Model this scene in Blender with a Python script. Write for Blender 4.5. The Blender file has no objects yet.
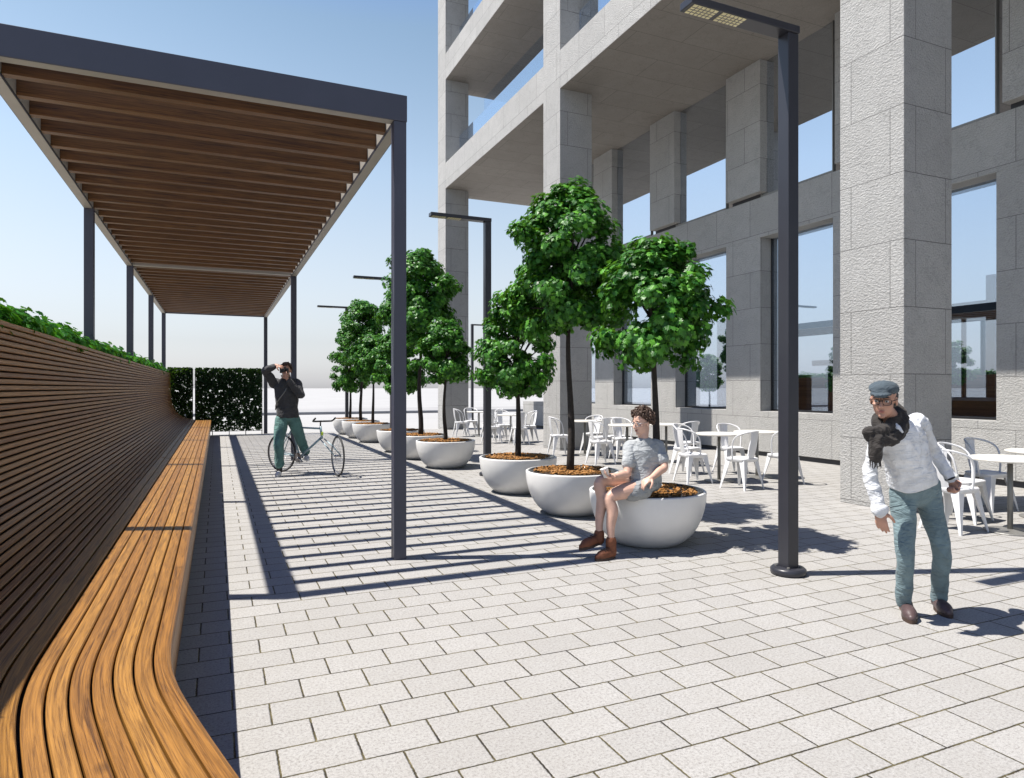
import bpy, math, random
import numpy as np
from mathutils import Vector, Matrix, Quaternion, noise
R = math.radians
random.seed(7); rng = np.random.default_rng(7)
S = bpy.context.scene; COL = S.collection

# ---------------------------------------------------------------- camera, sky, sun, exposure
cam = bpy.data.cameras.new('camera'); camo = bpy.data.objects.new('camera', cam); COL.objects.link(camo)
cam.sensor_width = 36; cam.lens = 36*671/1024; cam.shift_y = -1/1024; cam.clip_end = 6000; cam.clip_start = .05
YAW = 23.73
camo.location = (0, 0, 1.5); camo.rotation_euler = (R(90), 0, R(-YAW)); S.camera = camo
SUN_EL, SUN_STR, SKY_STR, EXPO = 61.9, 5.0, .075, .60
SUND = Vector((-.5, .185, 1)).normalized()
W = bpy.data.worlds.new('World'); S.world = W; W.use_nodes = True
nt = W.node_tree; sky = nt.nodes.new('ShaderNodeTexSky'); sky.sky_type = 'NISHITA'; sky.sun_disc = False
sky.sun_elevation = R(SUN_EL); sky.sun_rotation = math.atan2(SUND.x, SUND.y)
sky.altitude = 0; sky.air_density = 1.0; sky.dust_density = .6; sky.ozone_density = 2.0
bg = nt.nodes['Background']; bg.inputs[1].default_value = SKY_STR; 
# the real sky is palest low down and deep blue overhead: elevation-dependent gain and saturation on the Nishita sky
tc = nt.nodes.new('ShaderNodeTexCoord'); sx = nt.nodes.new('ShaderNodeSeparateXYZ'); nt.links.new(tc.outputs['Generated'], sx.inputs[0])
def wramp(stops):
    r = nt.nodes.new('ShaderNodeValToRGB'); nt.links.new(sx.outputs[2], r.inputs[0]); e = r.color_ramp.elements
    while len(e) < len(stops): e.new(.5)
    for q, (p, v) in zip(e, stops): q.position = p; q.color = (v, v, v, 1)
    return r.outputs[0]
hs = nt.nodes.new('ShaderNodeHueSaturation'); nt.links.new(sky.outputs[0], hs.inputs['Color'])
nt.links.new(wramp([(0, .10), (.10, .34), (.30, .70), (.50, .90), (.75, 1.3)]), hs.inputs['Saturation'])
wm_ = nt.nodes.new('ShaderNodeMath'); wm_.operation = 'MULTIPLY'; wm_.inputs[1].default_value = 1.92; nt.links.new(wramp([(0, .60), (.10, .66), (.30, .85), (.50, .78), (.66, .30), (1, .22)]), wm_.inputs[0])
vm = nt.nodes.new('ShaderNodeVectorMath'); vm.operation = 'SCALE'; nt.links.new(hs.outputs[0], vm.inputs[0]); nt.links.new(wm_.outputs[0], vm.inputs['Scale'])
vt = nt.nodes.new('ShaderNodeVectorMath'); vt.operation = 'MULTIPLY'; nt.links.new(vm.outputs[0], vt.inputs[0]); nt.links.new(vt.outputs[0], bg.inputs[0])
tr_ = nt.nodes.new('ShaderNodeValToRGB'); nt.links.new(sx.outputs[2], tr_.inputs[0]); te_ = tr_.color_ramp.elements; te_.new(.5); te_.new(.5)
for q, (p, c) in zip(te_, ((0, (.49, .49, .515)), (.47, (.495, .53, .49)), (.72, (.34, .46, .80)), (1, (.28, .44, 1.0)))): q.position = p; q.color = (*c, 1)
v2 = nt.nodes.new('ShaderNodeVectorMath'); v2.operation = 'SCALE'; v2.inputs['Scale'].default_value = 2; nt.links.new(tr_.outputs[0], v2.inputs[0]); nt.links.new(v2.outputs[0], vt.inputs[1])
sl = bpy.data.lights.new('sun', 'SUN'); sl.energy = SUN_STR; sl.angle = R(.5); sl.color = (1, .95, .88)
so = bpy.data.objects.new('sun', sl); COL.objects.link(so); so.location = (-10, 4, 20)
so.rotation_euler = SUND.to_track_quat('Z', 'Y').to_euler()
S.view_settings.view_transform = 'Standard'; S.view_settings.look = 'None'; S.view_settings.gamma = 1
S.view_settings.use_curve_mapping = False; S.view_settings.exposure = EXPO
S.cycles.max_bounces = 8; S.cycles.diffuse_bounces = 1; S.cycles.transparent_max_bounces = 12

# ---------------------------------------------------------------- node helpers
class NT:
    def __init__(s, name):
        s.m = bpy.data.materials.new(name); s.m.use_nodes = True; s.t = s.m.node_tree
        s.b = s.t.nodes['Principled BSDF']; s.out = s.t.nodes['Material Output']
    def n(s, typ, **k):
        nd = s.t.nodes.new('ShaderNode'+typ)
        ins = k.pop('ins', {})
        for a, v in k.items(): setattr(nd, a, v)
        for a, v in ins.items(): s.set(nd, a, v)
        return nd
    def set(s, nd, a, v):
        if hasattr(v, 'outputs'): v = v.outputs[0]
        if isinstance(v, bpy.types.NodeSocket): s.t.links.new(v, nd.inputs[a])
        else: nd.inputs[a].default_value = v
    def math(s, op, a, b=0, c=0):
        nd = s.n('Math', operation=op); s.set(nd, 0, a); s.set(nd, 1, b); s.set(nd, 2, c); return nd.outputs[0]
    def mix(s, f, a, b, mode='MIX'):
        nd = s.n('Mix', data_type='RGBA', blend_type=mode)
        s.set(nd, 0, f); s.set(nd, 6, a); s.set(nd, 7, b); return nd.outputs[2]
    def ramp(s, f, stops):
        nd = s.n('ValToRGB'); s.set(nd, 0, f); e = nd.color_ramp.elements
        while len(e) < len(stops): e.new(.5)
        for i, (p, c) in enumerate(stops):
            e[i].position = p; e[i].color = c if len(c) == 4 else (*c, 1)
        return nd.outputs[0]
    def noise(s, vec, scale, detail=4, rough=.55, dist=0):
        nd = s.n('TexNoise', ins={'Scale': scale, 'Detail': detail, 'Roughness': rough, 'Distortion': dist})
        if vec is not None: s.set(nd, 'Vector', vec)
        return nd.outputs[0]
    def comb(s, x, y, z=0):
        nd = s.n('CombineXYZ'); s.set(nd, 0, x); s.set(nd, 1, y); s.set(nd, 2, z); return nd.outputs[0]
    def sep(s, v):
        nd = s.n('SeparateXYZ'); s.set(nd, 0, v); return nd.outputs
    def bump(s, h, strength=.3, dist=.01, prev=None):
        nd = s.n('Bump', ins={'Strength': strength, 'Distance': dist, 'Height': h})
        if prev is not None: s.set(nd, 'Normal', prev)
        return nd.outputs[0]
    def P(s, **k):
        for a, v in k.items(): s.set(s.b, a.replace('_', ' '), v)
        return s.m
def rgb(c): return (c[0], c[1], c[2], 1)

def simple(name, c, rough=.5, metal=0, var=.12, scale=9, bump=0, bscale=120, spec=.5, sheen=0):
    n = NT(name); pos = n.n('TexCoord').outputs['Object']
    f = n.noise(pos, scale, 5)
    lo = [x*(1-var) for x in c]; hi = [min(1, x*(1+var)) for x in c]
    n.P(Base_Color=n.ramp(f, [(.3, lo), (.7, hi)]), Roughness=rough, Metallic=metal)
    n.b.inputs['Specular IOR Level'].default_value = spec
    if sheen: n.b.inputs['Sheen Weight'].default_value = sheen
    if bump: n.P(Normal=n.bump(n.noise(pos, bscale, 4), bump, .004))
    return n.m

def m_paver():
    n = NT('granite_pavers'); g = n.n('NewGeometry'); p = g.outputs['Position']; x, y, z = n.sep(p)
    v = n.comb(n.math('ADD', x, -.23-.16+3.2), n.math('ADD', y, -.058+2.22), 0)
    wob = n.n('TexNoise', ins={'Scale': 60., 'Detail': 2}); n.set(wob, 'Vector', p)
    vv = n.n('VectorMath', operation='MULTIPLY_ADD'); n.set(vv, 0, wob.outputs['Color']); vv.inputs[1].default_value = (.007, .007, 0); n.set(vv, 2, v)
    def brick(mort, smooth):
        b = n.n('TexBrick', offset=.5, offset_frequency=2, squash=1)
        n.set(b, 'Vector', vv.outputs[0])
        for a, q in (('Color1', (0, 0, 0, 1)), ('Color2', (1, 1, 1, 1)), ('Mortar', (.5, .5, .5, 1)), ('Scale', 1.), ('Mortar Size', mort), ('Mortar Smooth', smooth), ('Bias', 0.), ('Brick Width', .32), ('Row Height', .222)):
            b.inputs[a].default_value = q
        return b
    b = brick(.0042, .1); b2 = brick(.008, 1.)
    tint = b.outputs[0]
    speck = n.noise(p, 230, 3, .7); big = n.noise(p, 1.3, 5, .6); mid = n.noise(p, 14, 5, .6)
    c = n.mix(tint, (.425, .416, .398, 1), (.485, .475, .455, 1))
    c = n.mix(n.ramp(speck, [(.33, (.0, .0, .0)), (.62, (1, 1, 1))]), n.mix(.55, c, (.15, .145, .14, 1)), c)
    sp2 = n.noise(p, 75, 4, .75); c = n.mix(n.ramp(sp2, [(.38, (.7, .7, .7)), (.50, (0, 0, 0))]), c, (.20, .19, .18, 1)); c = n.mix(n.ramp(sp2, [(.55, (0, 0, 0)), (.70, (.5, .5, .5))]), c, (.56, .55, .53, 1))
    c = n.mix(n.ramp(mid, [(.35, (0, 0, 0)), (.75, (.22, .22, .22))]), c, (.27, .25, .225, 1))
    c = n.mix(n.ramp(big, [(.4, (0, 0, 0)), (.75, (.30, .30, .30))]), c, (.30, .285, .26, 1))
    moss = n.ramp(n.noise(p, 7, 5, .7), [(.40, (.024, .019, .012)), (.52, (.085, .070, .026)), (.68, (.20, .17, .09))])
    c = n.mix(b.outputs[1], c, moss)
    h = n.math('SUBTRACT', n.math('MULTIPLY', n.noise(p, 320, 2), .05), b2.outputs[1])
    return n.P(Base_Color=c, Roughness=.78, Normal=n.bump(h, .9, .006))

def m_concrete(name, base, soff=False, bumpy=.5):
    n = NT(name); g = n.n('NewGeometry'); p = g.outputs['Position']; x, y, z = n.sep(p); nx, ny, nz = n.sep(g.outputs['Normal'])
    fx = n.math('GREATER_THAN', n.math('ABSOLUTE', nx), .5); fz = n.math('GREATER_THAN', n.math('ABSOLUTE', nz), .5)
    mixf = lambda f, a, b: n.math('ADD', n.math('MULTIPLY', b, f), n.math('MULTIPLY', a, n.math('SUBTRACT', 1., f)))
    u = mixf(fx, n.math('ADD', x, -.03+11), n.math('ADD', y, -.14+11)); vv = mixf(fz, n.math('ADD', z, -.05), n.math('ADD', y, 8.1))
    b = n.n('TexBrick', offset=.5, offset_frequency=2); n.set(b, 'Vector', n.comb(u, vv, 0))
    for a, q in (('Color1', (0, 0, 0, 1)), ('Color2', (1, 1, 1, 1)), ('Mortar', (.5, .5, .5, 1)), ('Scale', 1.), ('Mortar Size', .0045), ('Mortar Smooth', .1), ('Bias', 0.), ('Brick Width', 2.2 if soff else 1.1), ('Row Height', .81)):
        b.inputs[a].default_value = q
    c = n.mix(b.outputs[0], rgb([q*.94 for q in base]), rgb([q*1.05 for q in base]))
    st = n.noise(p, 2.2, 8, .65, .6); c = n.mix(n.ramp(st, [(.38, (.35, .35, .35)), (.6, (0, 0, 0))]), c, rgb([q*.74 for q in base]))
    vein = n.n('TexVoronoi', feature='DISTANCE_TO_EDGE', ins={'Scale': 1.7})
    wv = n.n('VectorMath', operation='ADD'); n.set(wv, 0, p); nz2 = n.n('TexNoise', ins={'Scale': 3., 'Detail': 6.}); n.set(nz2, 'Vector', p); n.set(wv, 1, nz2.outputs['Color']); n.set(vein, 'Vector', wv.outputs[0])
    c = n.mix(n.ramp(vein.outputs[0], [(.0, (.35, .35, .35)), (.025, (0, 0, 0))]), c, rgb([q*.5 for q in base]))
    fine = n.noise(p, 55, 6, .7); c = n.mix(n.ramp(fine, [(.36, (.5, .5, .5)), (.56, (0, 0, 0))]), c, rgb([q*.6 for q in base]))
    c = n.mix(b.outputs[1], c, rgb([q*.35 for q in base]))
    wm = n.n('VectorMath', operation='MULTIPLY'); n.set(wm, 0, p); wm.inputs[1].default_value = (1, .55, 1)
    h1 = n.noise(wm.outputs[0], 44, 4, .6, .3); h2 = n.noise(p, 90, 3)
    h = n.math('ADD', n.math('ADD', h1, n.math('MULTIPLY', h2, .25)), n.math('MULTIPLY', b.outputs[1], -.6))
    return n.P(Base_Color=c, Roughness=.8, Normal=n.bump(h, bumpy, .03))

def m_wood(name, dark, lightc, rough=.45, vary=.5, along=1.4, coat=0, knots=True):
    # UV.x metres along the board, UV.y = board index + fraction across
    n = NT(name); uv = n.n('UVMap').outputs[0]; ux, uy, _ = n.sep(uv)
    idx = n.math('FLOOR', uy); wn = n.n('TexWhiteNoise', noise_dimensions='1D'); n.set(wn, 'W', idx)
    r = wn.outputs['Value']
    v = n.comb(n.math('ADD', n.math('MULTIPLY', ux, along), n.math('MULTIPLY', r, 37.)), n.math('MULTIPLY', n.math('ADD', n.math('FRACT', uy), idx), 1.7), n.math('MULTIPLY', r, 11.))
    ws = n.n('VectorMath', operation='MULTIPLY'); n.set(ws, 0, v); ws.inputs[1].default_value = (1, 8, 1)
    a = n.noise(ws.outputs[0], 2.2, 8, .62, 1.2)
    ws2 = n.n('VectorMath', operation='MULTIPLY'); n.set(ws2, 0, v); ws2.inputs[1].default_value = (1.6, 46, 1)
    fine = n.noise(ws2.outputs[0], 2, 6, .7)
    g = n.math('ADD', n.math('MULTIPLY', a, .55), n.math('MULTIPLY', fine, .45))
    mid = [(p+q)/2 for p, q in zip(dark, lightc)]
    c = n.ramp(g, [(.37, dark), (.47, mid), (.58, lightc)])
    c = n.mix(n.math('MULTIPLY', r, vary), c, n.mix(1., c, rgb([.60, .48, .38]), 'MULTIPLY'))
    if knots:
        kv = n.n('VectorMath', operation='MULTIPLY'); n.set(kv, 0, v); kv.inputs[1].default_value = (1.3, .5, 1)
        k = n.n('TexVoronoi', feature='F1', ins={'Scale': 1.5}); n.set(k, 'Vector', kv.outputs[0])
        c = n.mix(n.ramp(k.outputs[0], [(.03, (.5, .5, .5)), (.10, (0, 0, 0))]), c, rgb([q*.55 for q in dark]))
    n.P(Base_Color=c, Roughness=rough, Normal=n.bump(g, .35, .003))
    if coat: n.b.inputs['Coat Weight'].default_value = coat; n.b.inputs['Coat Roughness'].default_value = .25
    return n.m

def m_leaf(name, dark, light, rough=.38):
    n = NT(name); g = n.n('NewGeometry'); r = g.outputs['Random Per Island']
    c = n.ramp(r, [(0, dark), (.72, [a*.60+b*.40 for a, b in zip(dark, light)]), (1, light)])
    n.P(Base_Color=c, Roughness=rough); n.b.inputs['Specular IOR Level'].default_value = .35
    tr = n.n('BsdfTranslucent'); n.set(tr, 0, n.mix(.5, c, (.16, .34, .01, 1)))
    mx = n.n('MixShader'); mx.inputs[0].default_value = .26
    n.t.links.new(n.b.outputs[0], mx.inputs[1]); n.t.links.new(tr.outputs[0], mx.inputs[2]); n.t.links.new(mx.outputs[0], n.out.inputs[0])
    return n.m

def m_glass(name, tint, refl):
    n = NT(name); n.t.nodes.remove(n.b)
    tr = n.n('BsdfTransparent'); tr.inputs[0].default_value = rgb(tint)
    gl = n.n('BsdfGlossy'); gl.inputs['Roughness'].default_value = .005; gl.inputs[0].default_value = (.86, .92, 1, 1)
    lw = n.n('LayerWeight', ins={'Blend': .35}); f = n.math('ADD', n.math('MULTIPLY', lw.outputs[1], 1-refl), refl)
    mx = n.n('MixShader'); n.set(mx, 0, f); n.t.links.new(tr.outputs[0], mx.inputs[1]); n.t.links.new(gl.outputs[0], mx.inputs[2]); n.t.links.new(mx.outputs[0], n.out.inputs[0])
    return n.m

def m_denim(name, c):
    n = NT(name); p = n.n('TexCoord').outputs['Object']
    f = n.noise(p, 7, 6, .6, .5); fine = n.noise(p, 260, 3)
    col = n.mix(n.math('MULTIPLY', fine, .4), n.ramp(f, [(.3, [q*.72 for q in c]), (.68, [q*1.25 for q in c])]), rgb([q*.6 for q in c]))
    wm = n.n('VectorMath', operation='MULTIPLY'); n.set(wm, 0, p); wm.inputs[1].default_value = (1, 1, 2.2)
    fold = n.noise(wm.outputs[0], 9, 3, .5, 1.5)
    n.P(Base_Color=col, Roughness=.85, Normal=n.bump(fine, .25, .002, n.bump(fold, .7, .03)))
    n.b.inputs['Sheen Weight'].default_value = .1
    return n.m

M = dict(
 paver=m_paver(),
 far=simple('pale_concrete_ground', (.40, .395, .38), .85, var=.06, scale=.15),
 kerb=simple('kerb_stone', (.22, .225, .24), .8),
 concrete=m_concrete('stucco_concrete_panels', (.445, .438, .42), False, .8),
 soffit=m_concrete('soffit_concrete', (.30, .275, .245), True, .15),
 plinth=simple('near_black', (.03, .03, .035), .6),  # near black: carries the shade of wall gaps, also colours the planting box
 metal=simple('slate_blue_painted_steel', (.055, .059, .086), .42, .0, .06, 3, .06, 400),
 lampmetal=simple('dark_painted_steel', (.030, .031, .040), .35, .0, .08, 3, .05, 400),
 led=simple('lamp_lens', (.80, .72, .42), .35),
 seatwood=m_wood('honey_hardwood', (.070, .027, .006), (.45, .22, .046), .45, .6, 1.3, .08),
 backwood=m_wood('backrest_hardwood', (.034, .016, .007), (.50, .265, .095), .50, .95, 1.0, 0, False),  # darker grain lines and stronger board-to-board variation than the seat wood
 slatwood=m_wood('pergola_hardwood', (.036, .016, .005), (.23, .105, .028), .5, .4, 1.0, 0, False),
 pale_strip=simple('pale_beige', (.34, .315, .275), .5, .0, .05, 4),  # pale beige for the rail strips and the bar standing for sky
 backing=simple('dark_backing', (.010, .009, .009), .8),
 leaf=m_leaf('maple_leaf', (.007, .075, .010), (.15, .44, .045), .42),
 ivy=m_leaf('ivy_leaf', (.012, .095, .010), (.10, .42, .03), .45),
 hedge=m_leaf('backlit_ivy_leaf', (.004, .020, .008), (.012, .050, .018), .5),  # backlit shade of the far screens is put into this leaf colour
 bark=simple('dark_bark', (.028, .022, .018), .85, var=.4, scale=30, bump=.8, bscale=60),
 bowl=simple('white_glazed_concrete', (.80, .79, .77), .32, var=.04, scale=4, bump=.05, bscale=200),
 liner=simple('bronze_liner', (.022, .016, .012), .22, .3, .2, 6),
 mulch=simple('bark_mulch', (.36, .165, .04), .7, var=.6, scale=45, bump=1., bscale=60),
 chair=simple('white_powder_coat', (.76, .76, .765), .32, var=.03, scale=8),
 ttop=simple('cream_table_top', (.74, .71, .64), .4, var=.04, scale=8),
 tleg=simple('grey_steel', (.22, .215, .20), .45, .3, .08, 8),
 glass=m_glass('reflective_glass', (.70, .76, .82), .20),
 tint=m_glass('tinted_glass', (.16, .17, .18), .66),
 rail=m_glass('balustrade_glass', (.82, .89, .94), .40),
 frame=simple('black_window_frame', (.012, .012, .014), .4),
 inner=simple('pale_interior', (.5, .5, .48), .7),
 skin=simple('skin', (.50, .27, .19), .5, var=.14, scale=16, bump=.12, bscale=220),
 skinpale=simple('fair_skin', (.66, .41, .31), .5, var=.12, scale=14, bump=.12, bscale=220),
 hair=simple('brown_hair', (.075, .042, .028), .55, var=.4, scale=60, bump=.6, bscale=160),
 hairdk=simple('dark_hair', (.03, .022, .02), .5, var=.4, scale=60, bump=.6, bscale=160),
 shirt=m_denim('white_cotton', (.76, .775, .80)),
 tee=m_denim('heather_grey_jersey', (.44, .46, .465)),
 jeans=m_denim('teal_denim', (.165, .235, .255)),
 shorts=m_denim('grey_shorts_cloth', (.34, .355, .36)),
 chino=m_denim('green_teal_cotton', (.115, .245, .225)),
 jacket=m_denim('charcoal_wool', (.060, .060, .064)),
 cap=m_denim('slate_tweed', (.060, .085, .105)),
 scarf=m_denim('dark_brown_knit', (.030, .025, .022)),
 shoe=simple('brown_leather', (.085, .055, .055), .45, var=.2, bump=.2),
 rust=simple('rust_suede', (.20, .070, .032), .75, var=.25, bump=.3),
 sole=simple('dark_sole', (.06, .035, .025), .7),
 sneaker=simple('white_sneaker', (.75, .75, .75), .5),
 black=simple('matt_black', (.014, .014, .015), .5),
 eye=simple('eye_white', (.7, .68, .65), .2), iris=simple('iris', (.03, .02, .015), .2), lip=simple('lips', (.42, .16, .13), .45),
 bike=simple('pale_blue_bike_paint', (.30, .42, .47), .3, var=.05), chrome=simple('bike_aluminium', (.5, .5, .52), .3, .8, .05), rubber=simple('tyre_rubber', (.03, .03, .032), .7),
 lime=simple('lime_tape', (.55, .75, .06), .5), cup=simple('white_paper_cup', (.8, .78, .76), .5),
 dial=simple('watch_dial', (.65, .65, .6), .3),
)

# ---------------------------------------------------------------- mesh helpers
class MB:
    def __init__(s): s.v = []; s.f = []; s.uv = []; s.hasuv = False
    def add(s, v, f, uv=None):
        o = len(s.v); s.v += [tuple(q) for q in v]; s.f += [tuple(i+o for i in q) for q in f]
        if uv is not None: s.uv += uv; s.hasuv = True
        else: s.uv += [[(0, 0)]*len(q) for q in f]
        return s
    def box(s, c, d, rot=None):
        c = Vector(c); h = Vector(d)/2
        v = [Vector((x*h.x, y*h.y, z*h.z)) for x in (-1, 1) for y in (-1, 1) for z in (-1, 1)]
        if rot is not None: v = [rot @ q for q in v]
        return s.add([q+c for q in v], [(0, 1, 3, 2), (4, 6, 7, 5), (0, 4, 5, 1), (2, 3, 7, 6), (0, 2, 6, 4), (1, 5, 7, 3)])
    def bx(s, x0, x1, y0, y1, z0, z1): return s.box(((x0+x1)/2, (y0+y1)/2, (z0+z1)/2), (abs(x1-x0), abs(y1-y0), abs(z1-z0)))
    def loft(s, rings, cap=True, close=False):
        n = len(rings[0]); v = [p for r in rings for p in r]; f = []
        m = len(rings)
        for i in range(m if close else m-1):
            for j in range(n):
                a = i*n+j; b = i*n+(j+1) % n; k = ((i+1) % m)*n
                f.append((a, b, k+(j+1) % n, k+j))
        if cap and not close: f.append(tuple(range(n-1, -1, -1))); f.append(tuple((m-1)*n+j for j in range(n)))
        return s.add(v, f)
    def tube(s, pts, r, n=10, cap=True, close=False, round_end=False):
        pts = [Vector(p) for p in pts]; rs = r if hasattr(r, '__len__') else [r]*len(pts)
        rings = []; ref = None
        for i, p in enumerate(pts):
            if close: t = pts[(i+1) % len(pts)]-pts[i-1]
            else: t = pts[min(i+1, len(pts)-1)]-pts[max(i-1, 0)]
            t.normalize()
            if ref is None:
                ref = Vector((0, 0, 1)) if abs(t.z) < .9 else Vector((1, 0, 0))
            a = ref-t*ref.dot(t); a.normalize(); ref = a; b = t.cross(a)
            ring = lambda c, rr: [c+(a*math.cos(2*math.pi*j/n)+b*math.sin(2*math.pi*j/n))*rr for j in range(n)]
            if round_end and i == 0 and not close:
                for q in (80, 55, 28): rings.append(ring(p-t*rs[0]*math.sin(R(q)), rs[0]*math.cos(R(q))))
            rings.append(ring(p, rs[i]))
            if round_end and i == len(pts)-1 and not close:
                for q in (28, 55, 80): rings.append(ring(p+t*rs[i]*math.sin(R(q)), rs[i]*math.cos(R(q))))
        return s.loft(rings, cap, close)
    def lathe(s, prof, n=48, c=(0, 0, 0)):
        return s.loft([[(c[0]+r*math.cos(2*math.pi*j/n), c[1]+r*math.sin(2*math.pi*j/n), c[2]+z) for j in range(n)] for r, z in prof], True)
    def ell(s, c, ax, ay, az, n=14, m=9):
        c = Vector(c); ax, ay, az = Vector(ax), Vector(ay), Vector(az); rings = []
        for i in range(1, m):
            t = math.pi*i/m-math.pi/2; rings.append([c+(ax*math.cos(2*math.pi*j/n)+ay*math.sin(2*math.pi*j/n))*math.cos(t)+az*math.sin(t) for j in range(n)])
        if ax.cross(ay).dot(az) < 0: rings = [r[::-1] for r in rings]
        return s.loft(rings, True)
    def ball(s, c, r, n=12, m=8): return s.ell(c, (r, 0, 0), (0, r, 0), (0, 0, r), n, m)
    def build(s, name, mat, parent=None, smooth=False, bevel=0, loc=None):
        me = bpy.data.meshes.new(name); me.from_pydata(s.v, [], s.f); me.materials.append(mat)
        if s.hasuv:
            l = me.uv_layers.new(name='UVMap'); l.data.foreach_set('uv', np.array([c for q in s.uv for p in q for c in p], dtype=np.float32))
        if smooth: me.polygons.foreach_set('use_smooth', [True]*len(me.polygons))
        me.update(); o = bpy.data.objects.new(name, me); COL.objects.link(o)
        if parent is not None: o.parent = parent
        if loc: o.location = loc
        if bevel:
            b = o.modifiers.new('bevel', 'BEVEL'); b.width = bevel; b.segments = 2; b.limit_method = 'ANGLE'
        return o
def crom(pts, k=5):
    P = [np.array(p, float) for p in pts]; out = []
    for i in range(len(P)-1):
        p0 = P[i-1] if i > 0 else 2*P[0]-P[1]; p1, p2 = P[i], P[i+1]; p3 = P[i+2] if i+2 < len(P) else 2*P[-1]-P[-2]
        for j in range(k):
            t = j/k; out.append(.5*((2*p1)+(-p0+p2)*t+(2*p0-5*p1+4*p2-p3)*t*t+(-p0+3*p1-3*p2+p3)*t**3))
    out.append(P[-1]); return out
def tag(o, label=None, cat=None, group=None, kind=None):
    for k, v in (('label', label), ('category', cat), ('group', group), ('kind', kind)):
        if v: o[k] = v
    return o
def empty(name, loc=(0, 0, 0), rz=0, label=None, cat=None, group=None):
    o = bpy.data.objects.new(name, None); COL.objects.link(o); o.location = loc; o.rotation_euler = (0, 0, rz)
    o.empty_display_size = .2
    return tag(o, label, cat, group)
def dup(root, loc, rz, label, group=None, scale=None):
    r = root.copy(); COL.objects.link(r); r.location = loc; r.rotation_euler = (0, 0, rz); r['label'] = label
    if group: r['group'] = group
    if scale: r.scale = scale
    for ch in root.children:
        c = ch.copy(); COL.objects.link(c); c.parent = r
        for g in ch.children:
            d = g.copy(); COL.objects.link(d); d.parent = c
    return r
def sheet(name, x0, x1, y0, y1, z, mat):
    o = MB().add([(x0, y0, z), (x1, y0, z), (x1, y1, z), (x0, y1, z)], [(0, 1, 2, 3)]).build(name, mat); o['kind'] = 'structure'; return o

# ---------------------------------------------------------------- ground
sheet('ground', -3000, 3000, -3000, 3000, -.008, M['far'])
sheet('pavement', -14, 40, -16, 23.6, 0, M['paver'])
k = MB()
k.bx(-120, 160, 39.2, 39.6, -.01, .14); k.build('kerb', M['kerb'], bevel=.01)['kind'] = 'structure'
sheet('road', -400, 400, 39.6, 50, .002, simple('worn_road', (.35, .345, .335), .85, var=.1, scale=.4))

# ---------------------------------------------------------------- building
X0, X1 = 7.52, 8.40; GX = 11.34; WX = 11.0; YN, YF = -12.2, 23.95
B = empty('concrete_building', (9.5, 14, 0), 0, 'concrete frame building with deep open storeys, rear window wall and thick square columns', 'building')
def pb(mb, name, mat, bevel=0, par=None):
    off = Vector((9.5, 14, 0)); mb.v = [tuple(Vector(q)-off) for q in mb.v]
    return mb.build(name, mat, par or B, bevel=bevel)
for y in (23.05, 14.25, 5.46, -3.34):
    pb(MB().bx(X0, X1, y, y+.9, 0, 30), 'column', M['concrete'], .008)
fl = [(8.68, 9.60), (12.60, 13.52), (16.52, 17.44), (20.44, 21.36), (24.36, 25.28)]
for i, (za, zb) in enumerate(fl):
    m = MB()
    for a, b in ((15.15, 23.05), (6.36, 14.25), (-2.44, 5.46), (YN, -3.34)): m.bx(X0+.003, X0+.55, a, b, za, zb)
    pb(m, 'edge_beam', M['concrete'], .006)
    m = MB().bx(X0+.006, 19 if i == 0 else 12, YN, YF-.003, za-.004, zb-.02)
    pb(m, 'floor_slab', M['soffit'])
    # recessed glazing and balustrades of the upper storeys
    if i < 4:
        zt = fl[i+1][0]
        pb(MB().bx(9.35, 9.37, YN, YF-.02, zb-.02, zt+.004), 'window_wall', M['glass'])
        m = MB()
        for a, b in ((15.16, 23.04), (6.37, 14.24), (-2.43, 5.45)): m.bx(8.05, 8.062, a, b, zb-.02, zb+1.05)
        pb(m, 'balustrade', M['rail'])
# rear wall of the arcade: pilasters, low wall, spandrel band, upper pilasters
pil = [(12.47-1.09+3.0*k, 12.47+3.0*k) for k in range(-5, 4)]
m = MB(); up = MB()
lo = pil[0][0]; hi = YF
m.bx(WX, WX+.5, YN, hi, .10, .99)
pb(m, 'low_wall', M['concrete'], .006)
pb(MB().bx(WX+.05, WX+.45, YN, hi, 0, .10), 'plinth', M['plinth'])  # shadow gap at the wall foot, its shade put into the near-black colour
pb(MB().bx(WX, WX+.5, YN, hi, 4.83, 5.72), 'spandrel_band', M['concrete'], .006)
for a, b in pil:
    b = min(b, YF)
    pb(MB().bx(WX+.003, WX+.5, a, b, .99, 4.83), 'pilaster', M['concrete'], .006)
    pb(MB().bx(WX-.16, WX+.36, a-.16, b-.18, 5.80, 8.68), 'pilaster', M['concrete'], .006)
    pb(MB().bx(WX+.02, WX+.36, a+.0, b-.2, 5.72, 5.80), 'pilaster_gap_shade', M['plinth'])  # near-black strip paints in the shade of the gap below the pilaster
pil = [(YN-1, YN)] + pil
for i in range(len(pil)-1):
    a, b = pil[i][1], min(pil[i+1][0], YF)
    if b-a < .2: continue
    for z0, z1 in ((.99, 4.83), (5.72, 8.684)):
        w = MB(); t = .022; GX = 11.34 if z0 < 2 else 11.04
        w.bx(GX-.03, GX+.05, a+.002, a+t, z0, z1); w.bx(GX-.03, GX+.05, b-t, b-.002, z0, z1); w.bx(GX-.03, GX+.05, a+t, b-t, z0+.001, z0+.04)
        wo = pb(w, 'window', M['frame'] if z0 < 2 else M['tleg'])
        g = MB().bx(GX, GX+.012, a+t, b-t, z0+.04, z1-.001)
        off = Vector((9.5, 14, 0)); g.v = [tuple(Vector(q)-off) for q in g.v]
        g.build('pane', M['glass'] if z0 < 2 else M['tint'], wo)
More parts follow.
